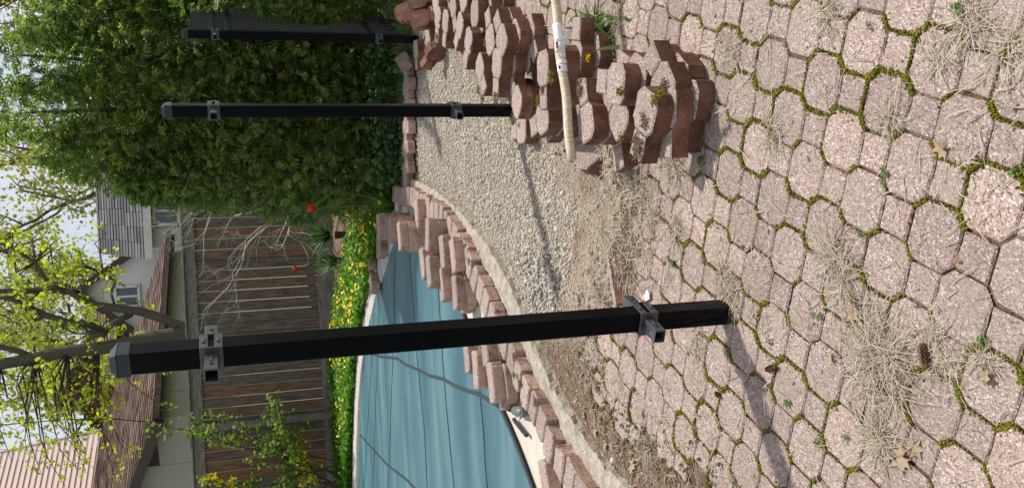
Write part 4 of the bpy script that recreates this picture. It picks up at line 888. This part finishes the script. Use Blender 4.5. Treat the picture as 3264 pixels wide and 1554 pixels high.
V, F = scatter(MLV, MLF, LP, frames(rng.normal(0, 1, (n, 3))+np.array([0, 0, -.2]), rng.normal(0, 1.2, n)), rng.uniform(.045, .075, n)); link('crown', fmesh('crown', V, F), M['maple'], mt)
# far trees
def far_tree(c, h, r, nleaf, lab, seed, size=.12):
    t = empty('far_tree', c); tag(t, lab, 'tree', 'trees beyond the houses'); rnd = random.Random(seed); mb = MB(); tips = []
    branch(mb, tips, Vector((0, 0, 0)), Vector((0, 0, 1)), h*.42, .16, 5, rnd, .42, .05, 4, .72, (2, 3)); mb.build('trunk', M['bark'], t)
    P = np.array([tuple(p) for Pp, dp in tips if dp < 3 for p in Pp]); k = rng.integers(0, len(P), nleaf); P = P[k]+rng.normal(0, r*.08, (nleaf, 3))
    V, F = scatter(LEAFV, LEAFF, P, randrot(nleaf), rng.uniform(.6, 1.3, nleaf)*size); link('crown', fmesh('crown', V, F), M['far_leaf'], t)
far_tree((8.6, 31, -.16), 10, 3.2, 5000, 'pale budding tree beyond the hedge at the upper right', 3)
far_tree((-5.2, 34, -.16), 10.5, 3.5, 6000, 'hazy green tree behind the brick house', 8)
far_tree((-1.0, 38, -.16), 11, 3.5, 5000, 'pale budding tree far behind the maple', 12)
far_tree((3.6, 30, -.16), 10, 3.5, 4000, 'pale tree behind the grey roofed house', 15)
tr = empty('bare_tree', (3.95, 15, -.16)); tag(tr, 'thick bent grey trunk rising behind the hedge at the right', 'tree'); ori = Vector(tr.location); mb = MB()
mb.tube([Vector((-.15, 0, 0)), Vector(dY(260, 75, 15.0))-ori, Vector(dY(200, 58, 15.0))-ori, Vector(dY(165, 42, 15.0))-ori, Vector(dY(150, 15, 15.0))-ori, Vector(dY(120, -20, 15.0))-ori, Vector(dY(40, -60, 15.0))-ori], [.16, .14, .13, .14, .145, .13, .10], 10)
mb.tube([Vector(dY(165, 42, 15.0))-ori, Vector(dY(150, 45, 15.0))-ori, Vector(dY(135, 50, 15.0))-ori], [.08, .07, .05], 8)
mb.tube([Vector(dY(165, 30, 15.0))-ori, Vector(dY(100, 66, 15.3))-ori, Vector(dY(60, 76, 15.4))-ori, Vector(dY(0, 105, 15.7))-ori, Vector(dY(-80, 120, 15.9))-ori], [.08, .06, .05, .04, .025], 8)
mb.build('trunk', M['bark'], tr, True); mb = MB(); tips = []; rnd = random.Random(9)
for q in ((60, 76), (0, 105), (120, -20)):
    branch(mb, tips, Vector(dY(*q, 15.4))-ori, Vector((rnd.uniform(-.5, .3), .2, .8)).normalized(), .6, .016, 3, rnd, .5)
mb.build('twigs', M['dtwig'], tr)

# ================================================================== NEIGHBOURING HOUSES
def quad_strip_roof(name, pts, mat, parent, rows, thick=.02, split=.35):
    """shingle courses on a quad (eave a->b, ridge d->c); each course overlaps the one above it"""
    a, b, c, d = [Vector(p) for p in pts]; nrm = (b-a).cross(d-a).normalized()
    if nrm.z < 0: nrm = -nrm
    mb = MB(); rr = random.Random(len(name)+rows)
    for i in range(rows):
        t0 = i/rows; t1 = min(1, (i+1.12)/rows); L0 = a.lerp(d, t0); R0_ = b.lerp(c, t0); L1 = a.lerp(d, t1); R1 = b.lerp(c, t1); n = max(1, int((R0_-L0).length/split))
        for k in range(n):
            s0 = k/n+.012/n; s1 = (k+1)/n-.012/n; lift = thick*rr.uniform(.75, 1.25)
            V = [L0.lerp(R0_, s0)+nrm*lift, L0.lerp(R0_, s1)+nrm*lift, L1.lerp(R1, s1)+nrm*.004, L1.lerp(R1, s0)+nrm*.004, L0.lerp(R0_, s0)-nrm*.01, L0.lerp(R0_, s1)-nrm*.01]
            mb.add(V, [(0, 1, 2, 3), (4, 5, 1, 0)])
    mb.add([a-nrm*.012, b-nrm*.012, c-nrm*.012, d-nrm*.012], [(0, 1, 2, 3)])
    o = mb.build(name, mat, parent); o['kind'] = 'stuff'; return o
ga = empty('garage', (0, 0, -.16)); tag(ga, 'cream block garage with a brown shingle roof behind the fence', 'garage'); G0 = Vector((0, 0, .16))
E0 = Vector((-2.52, 14.9, 2.75)); E1v = Vector((.53, 19.6, 2.75)); A_ = (E1v-E0).normalized(); Pn = Vector((-A_.y, A_.x, 0)); SL = .348
def roofpt(s, t): return E0 + A_*s + Pn*t + Vector((0, 0, SL*t)) + G0
LG = (E1v-E0).length; WG = 5.3
quad_strip_roof('roof', [roofpt(0, 0), roofpt(LG, 0), roofpt(LG, WG), roofpt(0, WG)], M['broof'], ga, 36, .022, .30)
mb = MB(); a = roofpt(0, 0); b = roofpt(LG, 0); mb.beam(a-Vector((0, 0, .09)), b-Vector((0, 0, .09)), .05, .15); mb.build('fascia', M['fascia'], ga)
mb = MB(); off = -Pn*.07; mb.beam(a-Vector((0, 0, .06))+off, b-Vector((0, 0, .06))+off, .09, .08); mb.build('gutter', M['fascia'], ga)
mb = MB(); r0 = roofpt(-.02, 0); r1 = roofpt(-.02, WG); mb.beam(r0-Vector((0, 0, .08)), r1-Vector((0, 0, .08)), .05, .17); mb.build('bargeboard', M['fascia'], ga)
ins = .28
c0 = E0 + A_*ins + Pn*ins; c1 = E1v - A_*ins + Pn*ins; wallz = 2.75+SL*ins-.06
for i in range(8):                                   # long wall in block panels
    p = c0.lerp(c1, i/8); q = c0.lerp(c1, (i+1)/8)
    for z0, z1 in ((.0, .8), (.8, 1.6), (1.6, 2.12), (2.12, wallz)):
        m = (p+q)/2; mb = MB(); mb.box((m.x, m.y, (z0+z1)/2+.16), ((q-p).length-.008, .12, z1-z0-.008), math.atan2(A_.y, A_.x), bev=.003); mb.build('wall_panel', M['cream'], ga)
g1 = c0 + Pn*5.0
for i in range(5):
    p = c0.lerp(g1, i/5); q = c0.lerp(g1, (i+1)/5); m = (p+q)/2
    for z0, z1 in ((.0, .8), (.8, 1.6), (1.6, 2.25), (2.25, wallz-.02+SL*i)):
        mb = MB(); mb.box((m.x+A_.x*.065, m.y+A_.y*.065, (z0+z1)/2+.16), ((q-p).length-.008, .12, z1-z0-.008), math.atan2(Pn.y, Pn.x), bev=.003); mb.build('wall_panel', M['cream'], ga)
mb = MB(); sq = c0-Vector((0, 0, 0)); mb.beam(Vector((c0.x, c0.y, 2.62+.16))-A_*.2, Vector((c1.x, c1.y, 2.62+.16)), .5, .03); mb.build('soffit', M['wsiding'], ga)
# pink sided upper storey behind the garage roof
def on_roof(px):
    d = ray(*px); o_ = np.array([0, 0, EYE]); n = Vector((-SL*Pn.x, -SL*Pn.y, 1)); k = (n.dot(E0)-n.z*EYE)/(n.dot(Vector(d))); return Vector(o_+k*d)
pa = E0+A_*LG+Pn*WG+Vector((0, 0, SL*WG)); pb = on_roof(z2(452, 1226)); pe = -A_
pk = empty('pink_house', (pa.x, pa.y, -.16), math.atan2(pe.y, pe.x)); tag(pk, 'pink clapboard house wall rising above the brown garage roof', 'house')
dtop = ray(*z2(30, 1050)); nrm2 = Vector((-pe.y, pe.x, 0)); kk = nrm2.dot(pa)/nrm2.dot(Vector((dtop[0], dtop[1], 0))); ptop = Vector((0, 0, EYE))+Vector(dtop)*kk
sl = ((ptop-pa).dot(pe))/(ptop.z-pa.z); zb = pa.z-.3+.16
nb = 44; bh = .115
for i in range(nb):
    z0 = zb+i*bh; z1 = z0+bh*.90; xr0 = max(0, (z0-.16-pa.z))*sl; xr1 = max(0, (z1-.16-pa.z))*sl
    V = [(xr0, .022, z0), (7, .022, z0), (7, .006, z1), (xr1, .006, z1), (xr0, -.02, z0), (7, -.02, z0), (7, -.02, z1), (xr1, -.02, z1)]
    MB().add(V, [(0, 1, 2, 3), (7, 6, 5, 4), (0, 4, 5, 1), (1, 5, 6, 2), (2, 6, 7, 3), (3, 7, 4, 0)]).build('siding_board', M['pink'], pk)
mb = MB(); mb.add([(0, -.03, 0), (7, -.03, 0), (7, -.03, zb+nb*bh), (sl*(zb+nb*bh-pa.z), -.03, zb+nb*bh)], [(0, 1, 2, 3)]); mb.build('wall', M['fascia'], pk)
mb = MB(); mb.beam((-.03, .01, pa.z+.16), (sl*(zb+nb*bh-pa.z-.16)-.03, .01, zb+nb*bh), .05, .05); mb.build('corner_trim', M['wsiding'], pk)
# generic gabled house
def gable_house(name, lab, cx, yf, wdt, zev, zrg, depth, wall, roof, xoff=0.0, trim=None):
    t = empty(name, (cx, yf, -.16)); tag(t, lab, 'house'); h = wdt/2; ev = zev+.16; rg = zrg+.16
    mb = MB(); V = [(-h, 0, 0), (h, 0, 0), (h, 0, ev), (xoff, 0, rg), (-h, 0, ev)]; V += [(x, depth, z) for x, _, z in V]; mb.add(V, [(0, 1, 2, 3, 4), (9, 8, 7, 6, 5), (1, 6, 7, 2), (0, 4, 9, 5)]); mb.build('wall', wall, t)
    for s in (-1, 1):
        ex = s*(h+.25); ez = ev-.25*(rg-ev)/max(.1, abs(s*h-xoff)); a, b = (ex, -.25, ez+.03), (ex, depth+.2, ez+.03); c, d = (xoff, depth+.2, rg+.03), (xoff, -.25, rg+.03)
        o = quad_strip_roof('roof', [a, b, c, d] if s > 0 else [b, a, d, c], roof, t, 14, .03, .5)
        mb = MB(); mb.beam((ex, -.24, ez-.06), (xoff, -.24, rg-.06), .06, .17); mb.build('bargeboard', trim or M['fascia'], t)
    return t
def window(parent, x, z, w_, h_, y=-.02, cols=2, rows=2):
    f = MB(); 
    for (cx, cz_, dx, dz) in ((x, z+h_/2, w_+.12, .06), (x, z-h_/2, w_+.12, .06), (x-w_/2, z, .06, h_), (x+w_/2, z, .06, h_)): f.box((cx, y-.03, cz_), (dx, .06, dz))
    f = f.build('window', M['wframe'], parent)
    for c in range(cols):
        for r in range(rows):
            mb = MB(); mb.box((x-w_/2+(c+.5)*w_/cols, y, z-h_/2+(r+.5)*h_/rows), (w_/cols-.05, .012, h_/rows-.05)); mb.build('pane', M['glass'], f)
    mb = MB(); mb.box((x, y-.01, z), (w_, .02, h_)); 
    for c in range(1, cols): pass
    mb = MB()
    for c in range(1, cols): mb.box((x-w_/2+c*w_/cols, y-.012, z), (.05, .03, h_-.06))
    for r in range(1, rows): mb.box((x, y-.010, z-h_/2+r*h_/rows), (w_-.06, .028, .05))
    mb.build('glazing_bar', M['wframe'], f); return f
wh = gable_house('white_house', 'white stucco gabled house with brown trim seen through the maple', -.80, 24.0, 2.6, 3.55, 5.25, 6, M['stucco'], M['broof'], .15)
window(wh, -.05, 4.05+.16, .5, .55, -.02, 2, 1)
wg = empty('brown_wing', (-2.05, 25.5, -.16)); tag(wg, 'dark brown vertical board wing beside the white gabled house', 'building')
for i in range(14): mb = MB(); mb.box((-.75+i*.115, 0, 2.35), (.108, .04, 4.7), bev=.004); mb.build('board', M['fascia'], wg)
quad_strip_roof('roof', [(-.9, -.2, 4.65), (.95, -.2, 4.65), (.95, 1.6, 5.5), (-.9, 1.6, 5.5)], M['broof'], wg, 8, .03, .4)
bh_ = gable_house('brick_house', 'brown brick house with a white sash window behind the garage roof', -3.35, 27.5, 3.6, 5.25, 6.1, 6, M['brick'], M['broof'])
for i in range(26):                                   # brick courses around the window band
    z = 3.6+i*.066
    for j in range(15):
        x = -1.75+j*.235+(.117 if i % 2 else 0)
        if abs(x-.25) < .62 and 4.78 < z < 5.36: continue
        if z < 4.35 or x > 1.75: continue
        if not hasattr(M['brick'], '_me'): pass
        o = link('brick', BRK if 'BRK' in globals() else globals().setdefault('BRK', pmesh('brick', *(lambda q: (q.V, q.F))(MB().box((0, 0, 0), (.222, .03, .056), bev=.004)))), M['brick'], bh_); o.location = (x, -.016, z)
window(bh_, -.05+.25, 4.92+.16, .40, .44, -.035, 2, 2); window(bh_, .30+.35, 4.92+.16, .40, .44, -.035, 2, 2)
ch = MB(); ch.box((-.55, 1.2, 5.9), (.72, .6, 1.6), bev=.01); ch.build('chimney', M['brick'], bh_); ch = MB(); ch.box((-.55, 1.2, 6.73), (.80, .68, .10), bev=.01); ch.build('chimney_cap', M['mortar'], bh_)
gh = empty('grey_house', (.95, 20.5, -.16)); tag(gh, 'house with a grey shingle roof and white wall half hidden by the hedge', 'house')
mb = MB(); mb.box((1.45, 2.0, 1.75), (4.2, 4, 3.5)); mb.build('wall', M['wsiding'], gh)
quad_strip_roof('roof', [(-.88, -.35, 3.40), (3.8, -.35, 3.40), (3.8, 2.0, 4.62), (-.70, 2.0, 4.62)], M['groof'], gh, 16, .025, .33); mb = MB(); mb.beam((-.88, -.36, 3.32), (3.8, -.36, 3.32), .05, .16); mb.build('fascia', M['wsiding'], gh)
window(gh, .15, 2.95, .62, .50, -.03, 2, 1); window(gh, 1.3, 2.95, .62, .50, -.03, 2, 1)
gr = empty('grey_roofed_house', (5.2, 17.5, -.16)); tag(gr, 'grey roofed house with white siding at the upper right beyond hedge', 'house')
mb = MB(); mb.box((1.2, 2.5, 1.55), (3.6, 5, 3.1)); mb.build('wall', M['wsiding'], gr)
for i in range(8): mb = MB(); mb.box((1.2, -.012, 2.0+i*.14), (3.6, .03, .13), bev=.004); mb.build('siding_board', M['wsiding'], gr)
quad_strip_roof('roof', [(-.95, -.35, 3.25), (3.2, -.35, 3.25), (3.2, 2.5, 4.9), (-.55, 2.5, 4.9)], M['groof'], gr, 14, .03, .4); mb = MB(); mb.beam((-.95, -.36, 3.17), (3.2, -.36, 3.17), .05, .15); mb.build('fascia', M['wsiding'], gr)
mb = MB(); mb.tube([Y(*z2(-60, 925), 14.2), Y(*z2(300, 893), 14.2), Y(*z2(560, 890), 14.2), Y(*z2(720, 905), 14.2), Y(*z2(810, 920), 14.2)], .008, 5); o = mb.build('cable', M['cable']); tag(o, 'thin black service cable hanging down over the garage roof', 'cable')

# ================================================================== DRY GRASS, LITTER, WEEDS
def surf(x, y): return np.where(sd_patio(x, y) > .02, np.maximum(.001, gza(x, y)), gza(x, y))
TUFTS = [((2215, 905), .135, 620, 'largest dry grass tuft in the foreground between the pavers'), ((2245, 1080), .11, 480, 'dry grass tuft below the largest one, near the picture bottom'), ((2120, 675), .105, 420, 'round dry grass tuft to the right of the near post base'),
 ((1945, 345), .075, 260, 'dry grass tuft on the patio below the near end of the pile'), ((2415, 75), .085, 300, 'dry grass tuft at the upper right corner of the patio'), ((1835, 735), .085, 330, 'dry grass tuft growing against the foot of the near post'),
 ((1590, 470), .13, 520, 'shaded grey dry grass tuft left of the paver pile'), ((1690, 440), .10, 380, 'shaded dry grass tuft at the foot of the nearest stack'), ((2350, 890), .08, 240, 'flattened dry grass tuft beside the long cone'), ((1760, 870), .08, 220, 'thin dry grass tuft left of the near post'),
 ((1640, 560), .09, 300, 'dry grass tuft on the broken patio edge between post and pile'), ((1560, 975), .07, 200, 'dry grass tuft drooping over the patio edge above the dirt'), ((2085, 50), .075, 220, 'dry grass tuft by the upper edge of the patio'), ((2240, 300), .06, 160, 'small dry grass tuft in a joint right of the pile'),
 ((2560, 120), .07, 200, 'dry grass tuft at the far upper right corner'), ((1840, 130), .06, 180, 'dry grass tuft on the patio behind the pile'), ((1560, 40), .07, 200, 'dry grass tuft beside the dandelion plant'), ((2500, 880), .06, 160, 'sparse dry grass tuft near the right edge'), ((1620, 1130), .08, 220, 'dry grass tuft in the dirt beside the kerb'), ((1700, 560), .08, 240, 'dry grass tuft below the broken patio edge'), ((1470, 830), .06, 160, 'dry grass wisps beside the near post over the sand')]
for (px, py), r, n, lab in TUFTS:
    c = dZ(px, py, .0); t = empty('dry_grass_tuft', (c[0], c[1], float(surf(c[:1], c[1:2])[0]))); tag(t, lab, 'grass tuft', 'dry grass tufts on the patio')
    nc = random.randint(3, 6); ctr = rng.normal(0, r*.30, (nc, 2)); n = int(n*1.6); ci = rng.integers(0, nc, n); s = r*.11
    ll = r*rng.uniform(.22, 1.05, n)*rng.choice([.5, .8, 1, 1.2], n)
    V1, F1 = blades(n, ctr[ci, 0]+rng.normal(0, s, n), ctr[ci, 1]+rng.normal(0, s, n), np.full(n, -.003), ll, rng.uniform(.0010, .0020, n), np.clip(rng.normal(1.30, .24, n), .35, 1.57), .6, 4)
    link('dry_blades', fmesh('dry_blades', V1, F1), M['straw'], t)
    if random.random() < .45:
        n2 = 7; V2, F2 = blades(n2, rng.normal(0, s, n2), rng.normal(0, s, n2), np.zeros(n2), rng.uniform(.10, .2, n2)*r+.008, np.full(n2, .0025), rng.uniform(.4, 1.3, n2)); link('green_blades', fmesh('green_blades', V2, F2), M['grassg'], t)
# loose straw lying flat
def flat(n, test, lmin, lmax, wd, zlo, zhi, xr=(-1.2, 1.9), yr=(1.1, 6.2)):
    x = rng.uniform(*xr, n); y = rng.uniform(*yr, n); ok = (np.abs(x) < .32*y+.15) & (~inside(POOLSIDE, x, y)) & (rng.random(n) < test(x, y)); x = x[ok]; y = y[ok]; m = len(x)
    z = surf(x, y)+rng.uniform(zlo, zhi, m); a = rng.uniform(0, 2*math.pi, m); L = rng.uniform(lmin, lmax, m); W_ = wd*rng.uniform(.6, 1.3, m); tilt = rng.normal(0, .10, m); bend = rng.normal(0, .18, m)
    V = np.zeros((m, 6, 3)); 
    for i, t in enumerate((-.5, 0, .5)):
        cx_ = x+np.cos(a)*L*t-np.sin(a)*bend*L*(t*t); cy_ = y+np.sin(a)*L*t+np.cos(a)*bend*L*(t*t); cz_ = z+tilt*L*t+.10*L*(.25-t*t)
        for s, k in ((-1, 0), (1, 1)): V[:, i*2+k, 0] = cx_-np.sin(a)*W_*s*.5; V[:, i*2+k, 1] = cy_+np.cos(a)*W_*s*.5; V[:, i*2+k, 2] = cz_
    F = np.array([(0, 1, 3, 2), (2, 3, 5, 4)])[None]+(np.arange(m)*6)[:, None, None]; return V.reshape(-1, 3), F.reshape(-1, 4)
cl = lambda x, y, s, o: np.array([nz(a*s, b*s, o) for a, b in zip(x, y)])
def straw_d(x, y):
    d = sd_patio(x, y); v = .10+.55*np.clip(cl(x, y, 2.6, 31), 0, 1)
    v = v + 1.0*np.exp(-((d-.05)/.22)**2)*(x > -.25)*(y < 3.35) + .45*np.exp(-(d/.2)**2) + .5*((y > 2.7) & (d > 0) & (x > .45))*np.clip(.35+cl(x, y, 5, 3), 0, 1)
    return np.clip(v, 0, 1)
V1, F1 = flat(34000, straw_d, .02, .075, .0020, .001, .010); V2, F2 = flat(42000, lambda x, y: np.exp(-((sd_patio(x, y)-.06)/.20)**2)*((x > -.3) & (y < 3.4)), .03, .10, .0022, .004, .028)
V3, F3 = flat(9000, lambda x, y: .9*np.exp(-((sd_patio(x, y)+.12)/.16)**2)*(x < -.35), .015, .06, .0022, .001, .012)
V = np.vstack([V1, V2, V3]); F = np.vstack([F1, F2+len(V1), F3+len(V1)+len(V2)])
o = link('straw_litter', fmesh('straw_litter', V, F), M['straw']); tag(o, 'loose dry straw scattered over the pavers and trench edge', 'straw', kind='stuff')
# small brown leaf bits and needles
n = 5200; x = rng.uniform(-1.2, 1.6, n); y = rng.uniform(1.15, 5.2, n); d = sd_patio(x, y)
ok = (np.abs(x) < .32*y+.15) & (~inside(POOLSIDE, x, y)) & (rng.random(n) < np.clip(.10+.55*np.exp(-((d+.02)/.22)**2)+ .6*((d < 0) & (x < -.35)), 0, 1)); x = x[ok]; y = y[ok]; m = len(x)
V, F = scatter(LEAFV*np.array([.55, 1, 1]), LEAFF, np.stack([x, y, surf(x, y)+rng.uniform(.002, .010, m)], 1), frames(np.stack([rng.normal(0, 1, m), rng.normal(0, 1, m), rng.normal(0, .25, m)], 1), rng.normal(0, .5, m)), rng.uniform(.006, .022, m))
o = link('leaf_bits', fmesh('leaf_bits', V, F), M['deadleaf']); tag(o, 'small brown leaf fragments and needles littering the patio edge', 'leaf litter', kind='stuff')
# dirt crumbs on the bank
def ctest(x, y): d = sd_patio(x, y); return np.clip(1.0*np.exp(-((d+.03)/.12)**2), 0, 1)
n = 34000; x = rng.uniform(-1.1, 1.9, n); y = rng.uniform(2.2, 6, n); ok = (~inside(POOLSIDE, x, y)) & (rng.random(n) < ctest(x, y)) & (rng.random(n) < np.where(x < -.4, 1, .8)); x = x[ok]; y = y[ok]; m = len(x); s = .0025+.009*rng.random(m)**3
V, F = scatter(OV, OF, np.stack([x, y, surf(x, y)+s*.3], 1), randrot(m), s[:, None]*rng.uniform(.7, 1.3, (m, 3))); o = link('dirt_crumbs', fmesh('dirt_crumbs', V, F), M['dirt']); tag(o, 'crumbly brown dirt along the broken edge of the patio', 'dirt', kind='stuff')
# whole dead leaves
def leafmesh(seed):
    rr = random.Random(seed); V = [(0, 0, .002)]; n = 14
    for i in range(n):
        a = 2*math.pi*i/n; r = (1.0 if i % 2 == 0 else .48)*(1+.35*math.cos(a))*rr.uniform(.8, 1.15)*.5; V.append((r*math.sin(a), r*math.cos(a), .16*rr.uniform(-.3, 1)*(1 if i % 2 else .4)))
    V.append((0, -.75, .03)); V.append((.03, -.3, .0)); me = pmesh('dead_leaf', V, [(0, 1+i, 1+(i+1) % n) for i in range(n)]+[(0, n+2, n+1)]); me.materials.append(M['deadleaf']); return me
LMS = [leafmesh(s) for s in range(5)]
for i, (px, py, s, lab) in enumerate(((2150, 752, .06, 'pale brown lobed leaf beside the round dry grass tuft'), (2372, 375, .05, 'curled brown leaf on a paver at the right'), (2275, 1150, .075, 'large pale lobed leaf at the lower edge of the patio'), (2145, 795, .04, 'small brown leaf caught in the largest tuft'), (1430, 1010, .06, 'reddish oak leaf in the gap beside the pool kerb'), (1478, 1085, .055, 'tan dead leaf beside the kerb'), (1505, 1120, .05, 'orange brown leaf in the dirt gap by the kerb'), (1575, 1170, .065, 'pale star shaped leaf on the dirt at the bottom edge'), (1450, 1050, .05, 'brown curled leaf leaning on the kerb'), (1700, 600, .045, 'tan leaf among straw on the broken edge'), (1640, 590, .05, 'rust leaf under the paver pile shadow'), (2090, 895, .035, 'small rusty leaf tip on a paver near the shadow'), (1610, 1040, .04, 'small orange leaf on the edge pavers'), (2300, 1120, .05, 'long tan leaf beside the lower tuft'), (2480, 950, .04, 'tiny brown leaf near the right edge'), (2100, 600, .035, 'thin tan leaf flake on a middle paver'))):
    c = dZ(px, py, .004); z = float(surf(c[:1], c[1:2])[0]); o = link('dead_leaf', LMS[i % 5]); o.location = (c[0], c[1], z+.006); o.scale = (s, s*1.1, s); o.rotation_euler = (random.gauss(0, .25), random.gauss(0, .25), random.uniform(0, 6.28)); tag(o, lab, 'leaf', 'dead leaves on the ground')
# cones
def cone(px, py, px2, py2, r, lab):
    a = Vector(dZ(px, py, r*.9)); b = Vector(dZ(px2, py2, r*.9)); t = empty('fir_cone', a); tag(t, lab, 'cone'); d = b-a; L = d.length; d.normalize(); up = Vector((0, 0, 1)); sx = d.cross(up).normalized(); mb = MB(); nr = 10
    mb.tube([Vector((0, 0, 0)), d*L], r*.45, 6); mb.build('core', M['cone'], t); mb = MB()
    for i in range(nr):
        f = (i+.5)/nr; rr = r*math.sin(math.pi*(.12+.80*f))**.7
        for k in range(8):
            an = 2*math.pi*(k+.5*(i % 2))/8; rad = sx*math.cos(an)+up*math.sin(an); tg_ = sx*-math.sin(an)+up*math.cos(an); p = d*(L*f)
            mb.add([p+rad*rr*.3, p+rad*rr*.85+tg_*rr*.36-d*.001, p+rad*rr*1.05+d*L*.06, p+rad*rr*.85-tg_*rr*.36-d*.001], [(0, 1, 2, 3)])
    mb.build('scales', M['cone'], t)
cone(2318, 862, 2328, 920, .012, 'long reddish brown fir cone lying on a foreground paver'); cone(1926, 930, 1952, 922, .010, 'short dark fir cone beside the post shadow'); cone(1800, 985, 1812, 1000, .008, 'small brown cone in a joint left of the shadow')
# scraps and pebbles
def pebble(px, py, r, mat, lab, z=None, sh=(1, .8, .6)):
    c = dZ(px, py, 0); zz = float(surf(c[:1], c[1:2])[0]) if z is None else z; rr = random.Random(int(px)); me = pmesh('pebble', [Vector(v)*(1+rr.uniform(-.18, .18)) for v in IV], IF, smooth=False); o = link('pebble', me, mat); o.location = (c[0], c[1], zz+r*.3); o.scale = tuple(r*s for s in sh); o.rotation_euler = (0, 0, rr.uniform(0, 6)); tag(o, lab, 'pebble')
pebble(1622, 1137, .020, M['conc'], 'pale rounded pebble on the dirt under the patio edge'); pebble(1845, 1228-25, .016, M['conc'], 'pale pebble at the bottom edge of the dirt'); pebble(1522, 1160, .015, M['white'], 'white stone beside the kerb'); pebble(1770, 655, .012, M['conc'], 'whitish stone chip among straw'); pebble(1500, 690, .012, M['conc'], 'pale chip next to the tilted brown paver')
c = dZ(1622, 752, .03); rr = random.Random(2); V = [(.0, .0, .0), (.016, .000, .003), (.030, .006, .006), (.014, .018, .008), (.000, .036, .010), (-.006, .016, .004)]
mb = MB().add(V+[(x, y, z-.003) for x, y, z in V], [(0, 1, 2, 3, 4, 5), (11, 10, 9, 8, 7, 6)]+[(i, i+6, (i+1) % 6+6, (i+1) % 6) for i in range(6)]); o = mb.build('paper_scrap', M['white']); o.location = (c[0], c[1], .012); o.scale = (1.2, 1.5, .5); tag(o, 'torn white scrap lying behind the lower bracket of the near post', 'scrap')
# dandelion by the pole
c = dZ(1495, 100, .0); dl = empty('dandelion_plant', (c[0], c[1], .0)); tag(dl, 'leafy dandelion plant with yellow flowers beside the wooden pole', 'dandelion')
n = 240; px_ = rng.normal(0, .055, n); py_ = rng.normal(0, .11, n); V, F = blades(n, px_, py_, np.zeros(n), rng.uniform(.04, .12, n), rng.uniform(.008, .018, n), rng.uniform(.4, 1.3, n), .5); link('leaves', fmesh('leaves', V, F), M['grassg'], dl)
for (qx, qy) in ((1462, 122), (1466, 135), (1482, 146)):
    e = dZ(qx, qy, .09)-np.array([c[0], c[1], 0]); mb = MB(); mb.tube([(e[0]*.6, e[1]*.6, 0), tuple(e)], .003, 5); mb.build('stem', M['grassg'], dl)
    k = 70; d = np.stack([rng.normal(0, 1, k), rng.normal(0, 1, k), rng.uniform(.1, 1, k)], 1); V, F = scatter(LEAFV*np.array([.3, 1, 1]), LEAFF, np.repeat(e[None], k, 0), frames(d), rng.uniform(.014, .024, k)); link('flower', fmesh('flower', V, F), M['yellow'], dl)
WEED = [((1697, 665), .035, 'pale green weed rosette on the broken patio edge'), ((1768, 405), .05, 'dark green weed in the shade near the pile'), ((1440, 890), .05, 'feathery green weed on the dirt beside the near post'), ((1490, 1010), .03, 'small green sprout at the patio edge above the kerb gap'), ((2062, 798), .03, 'green sprout in a joint beside the largest tuft'), ((1940, 855), .025, 'green sprout in the joint right of the near post'), ((2130, 1095), .025, 'green sprout in a lower joint'), ((2230, 440), .03, 'green sprout in a joint at the middle of the patio'), ((2480, 855), .03, 'green sprout near the right picture edge'), ((2170, 590), .025, 'green sprout beside a mossy joint'), ((1985, 1010), .03, 'clover sprout in the joint under the post shadow'), ((2060, 1110), .025, 'clover sprout at the lower left of the patio'), ((1620, 1075), .03, 'curled green sprout on the edge pavers'), ((2415, 22), .03, 'green sprout in the upper right tuft'), ((2560, 430), .025, 'green sprout at the right edge'), ((2190, 65), .02, 'tiny green sprout on an upper paver')]
for (px, py), r, lab in WEED:
    c = dZ(px, py, 0); t = link('weed', None) if False else None; n = 16; r *= .7; V, F = scatter(LEAFV, LEAFF, np.stack([rng.normal(0, r*.28, n), rng.normal(0, r*.28, n), rng.uniform(.002, .008, n)], 1), frames(np.stack([rng.normal(0, 1, n), rng.normal(0, 1, n), rng.uniform(.1, .8, n)], 1)), rng.uniform(.25, .5, n)*r)
    o = link('weed', fmesh('weed', V, F), M['grassg']); o.location = (c[0], c[1], float(surf(c[:1], c[1:2])[0])); tag(o, lab, 'weed', 'small weeds in the joints')
print('objects', len(bpy.data.objects), 'tris', sum(len(m.loops)-2*len(m.polygons) for m in bpy.data.meshes))
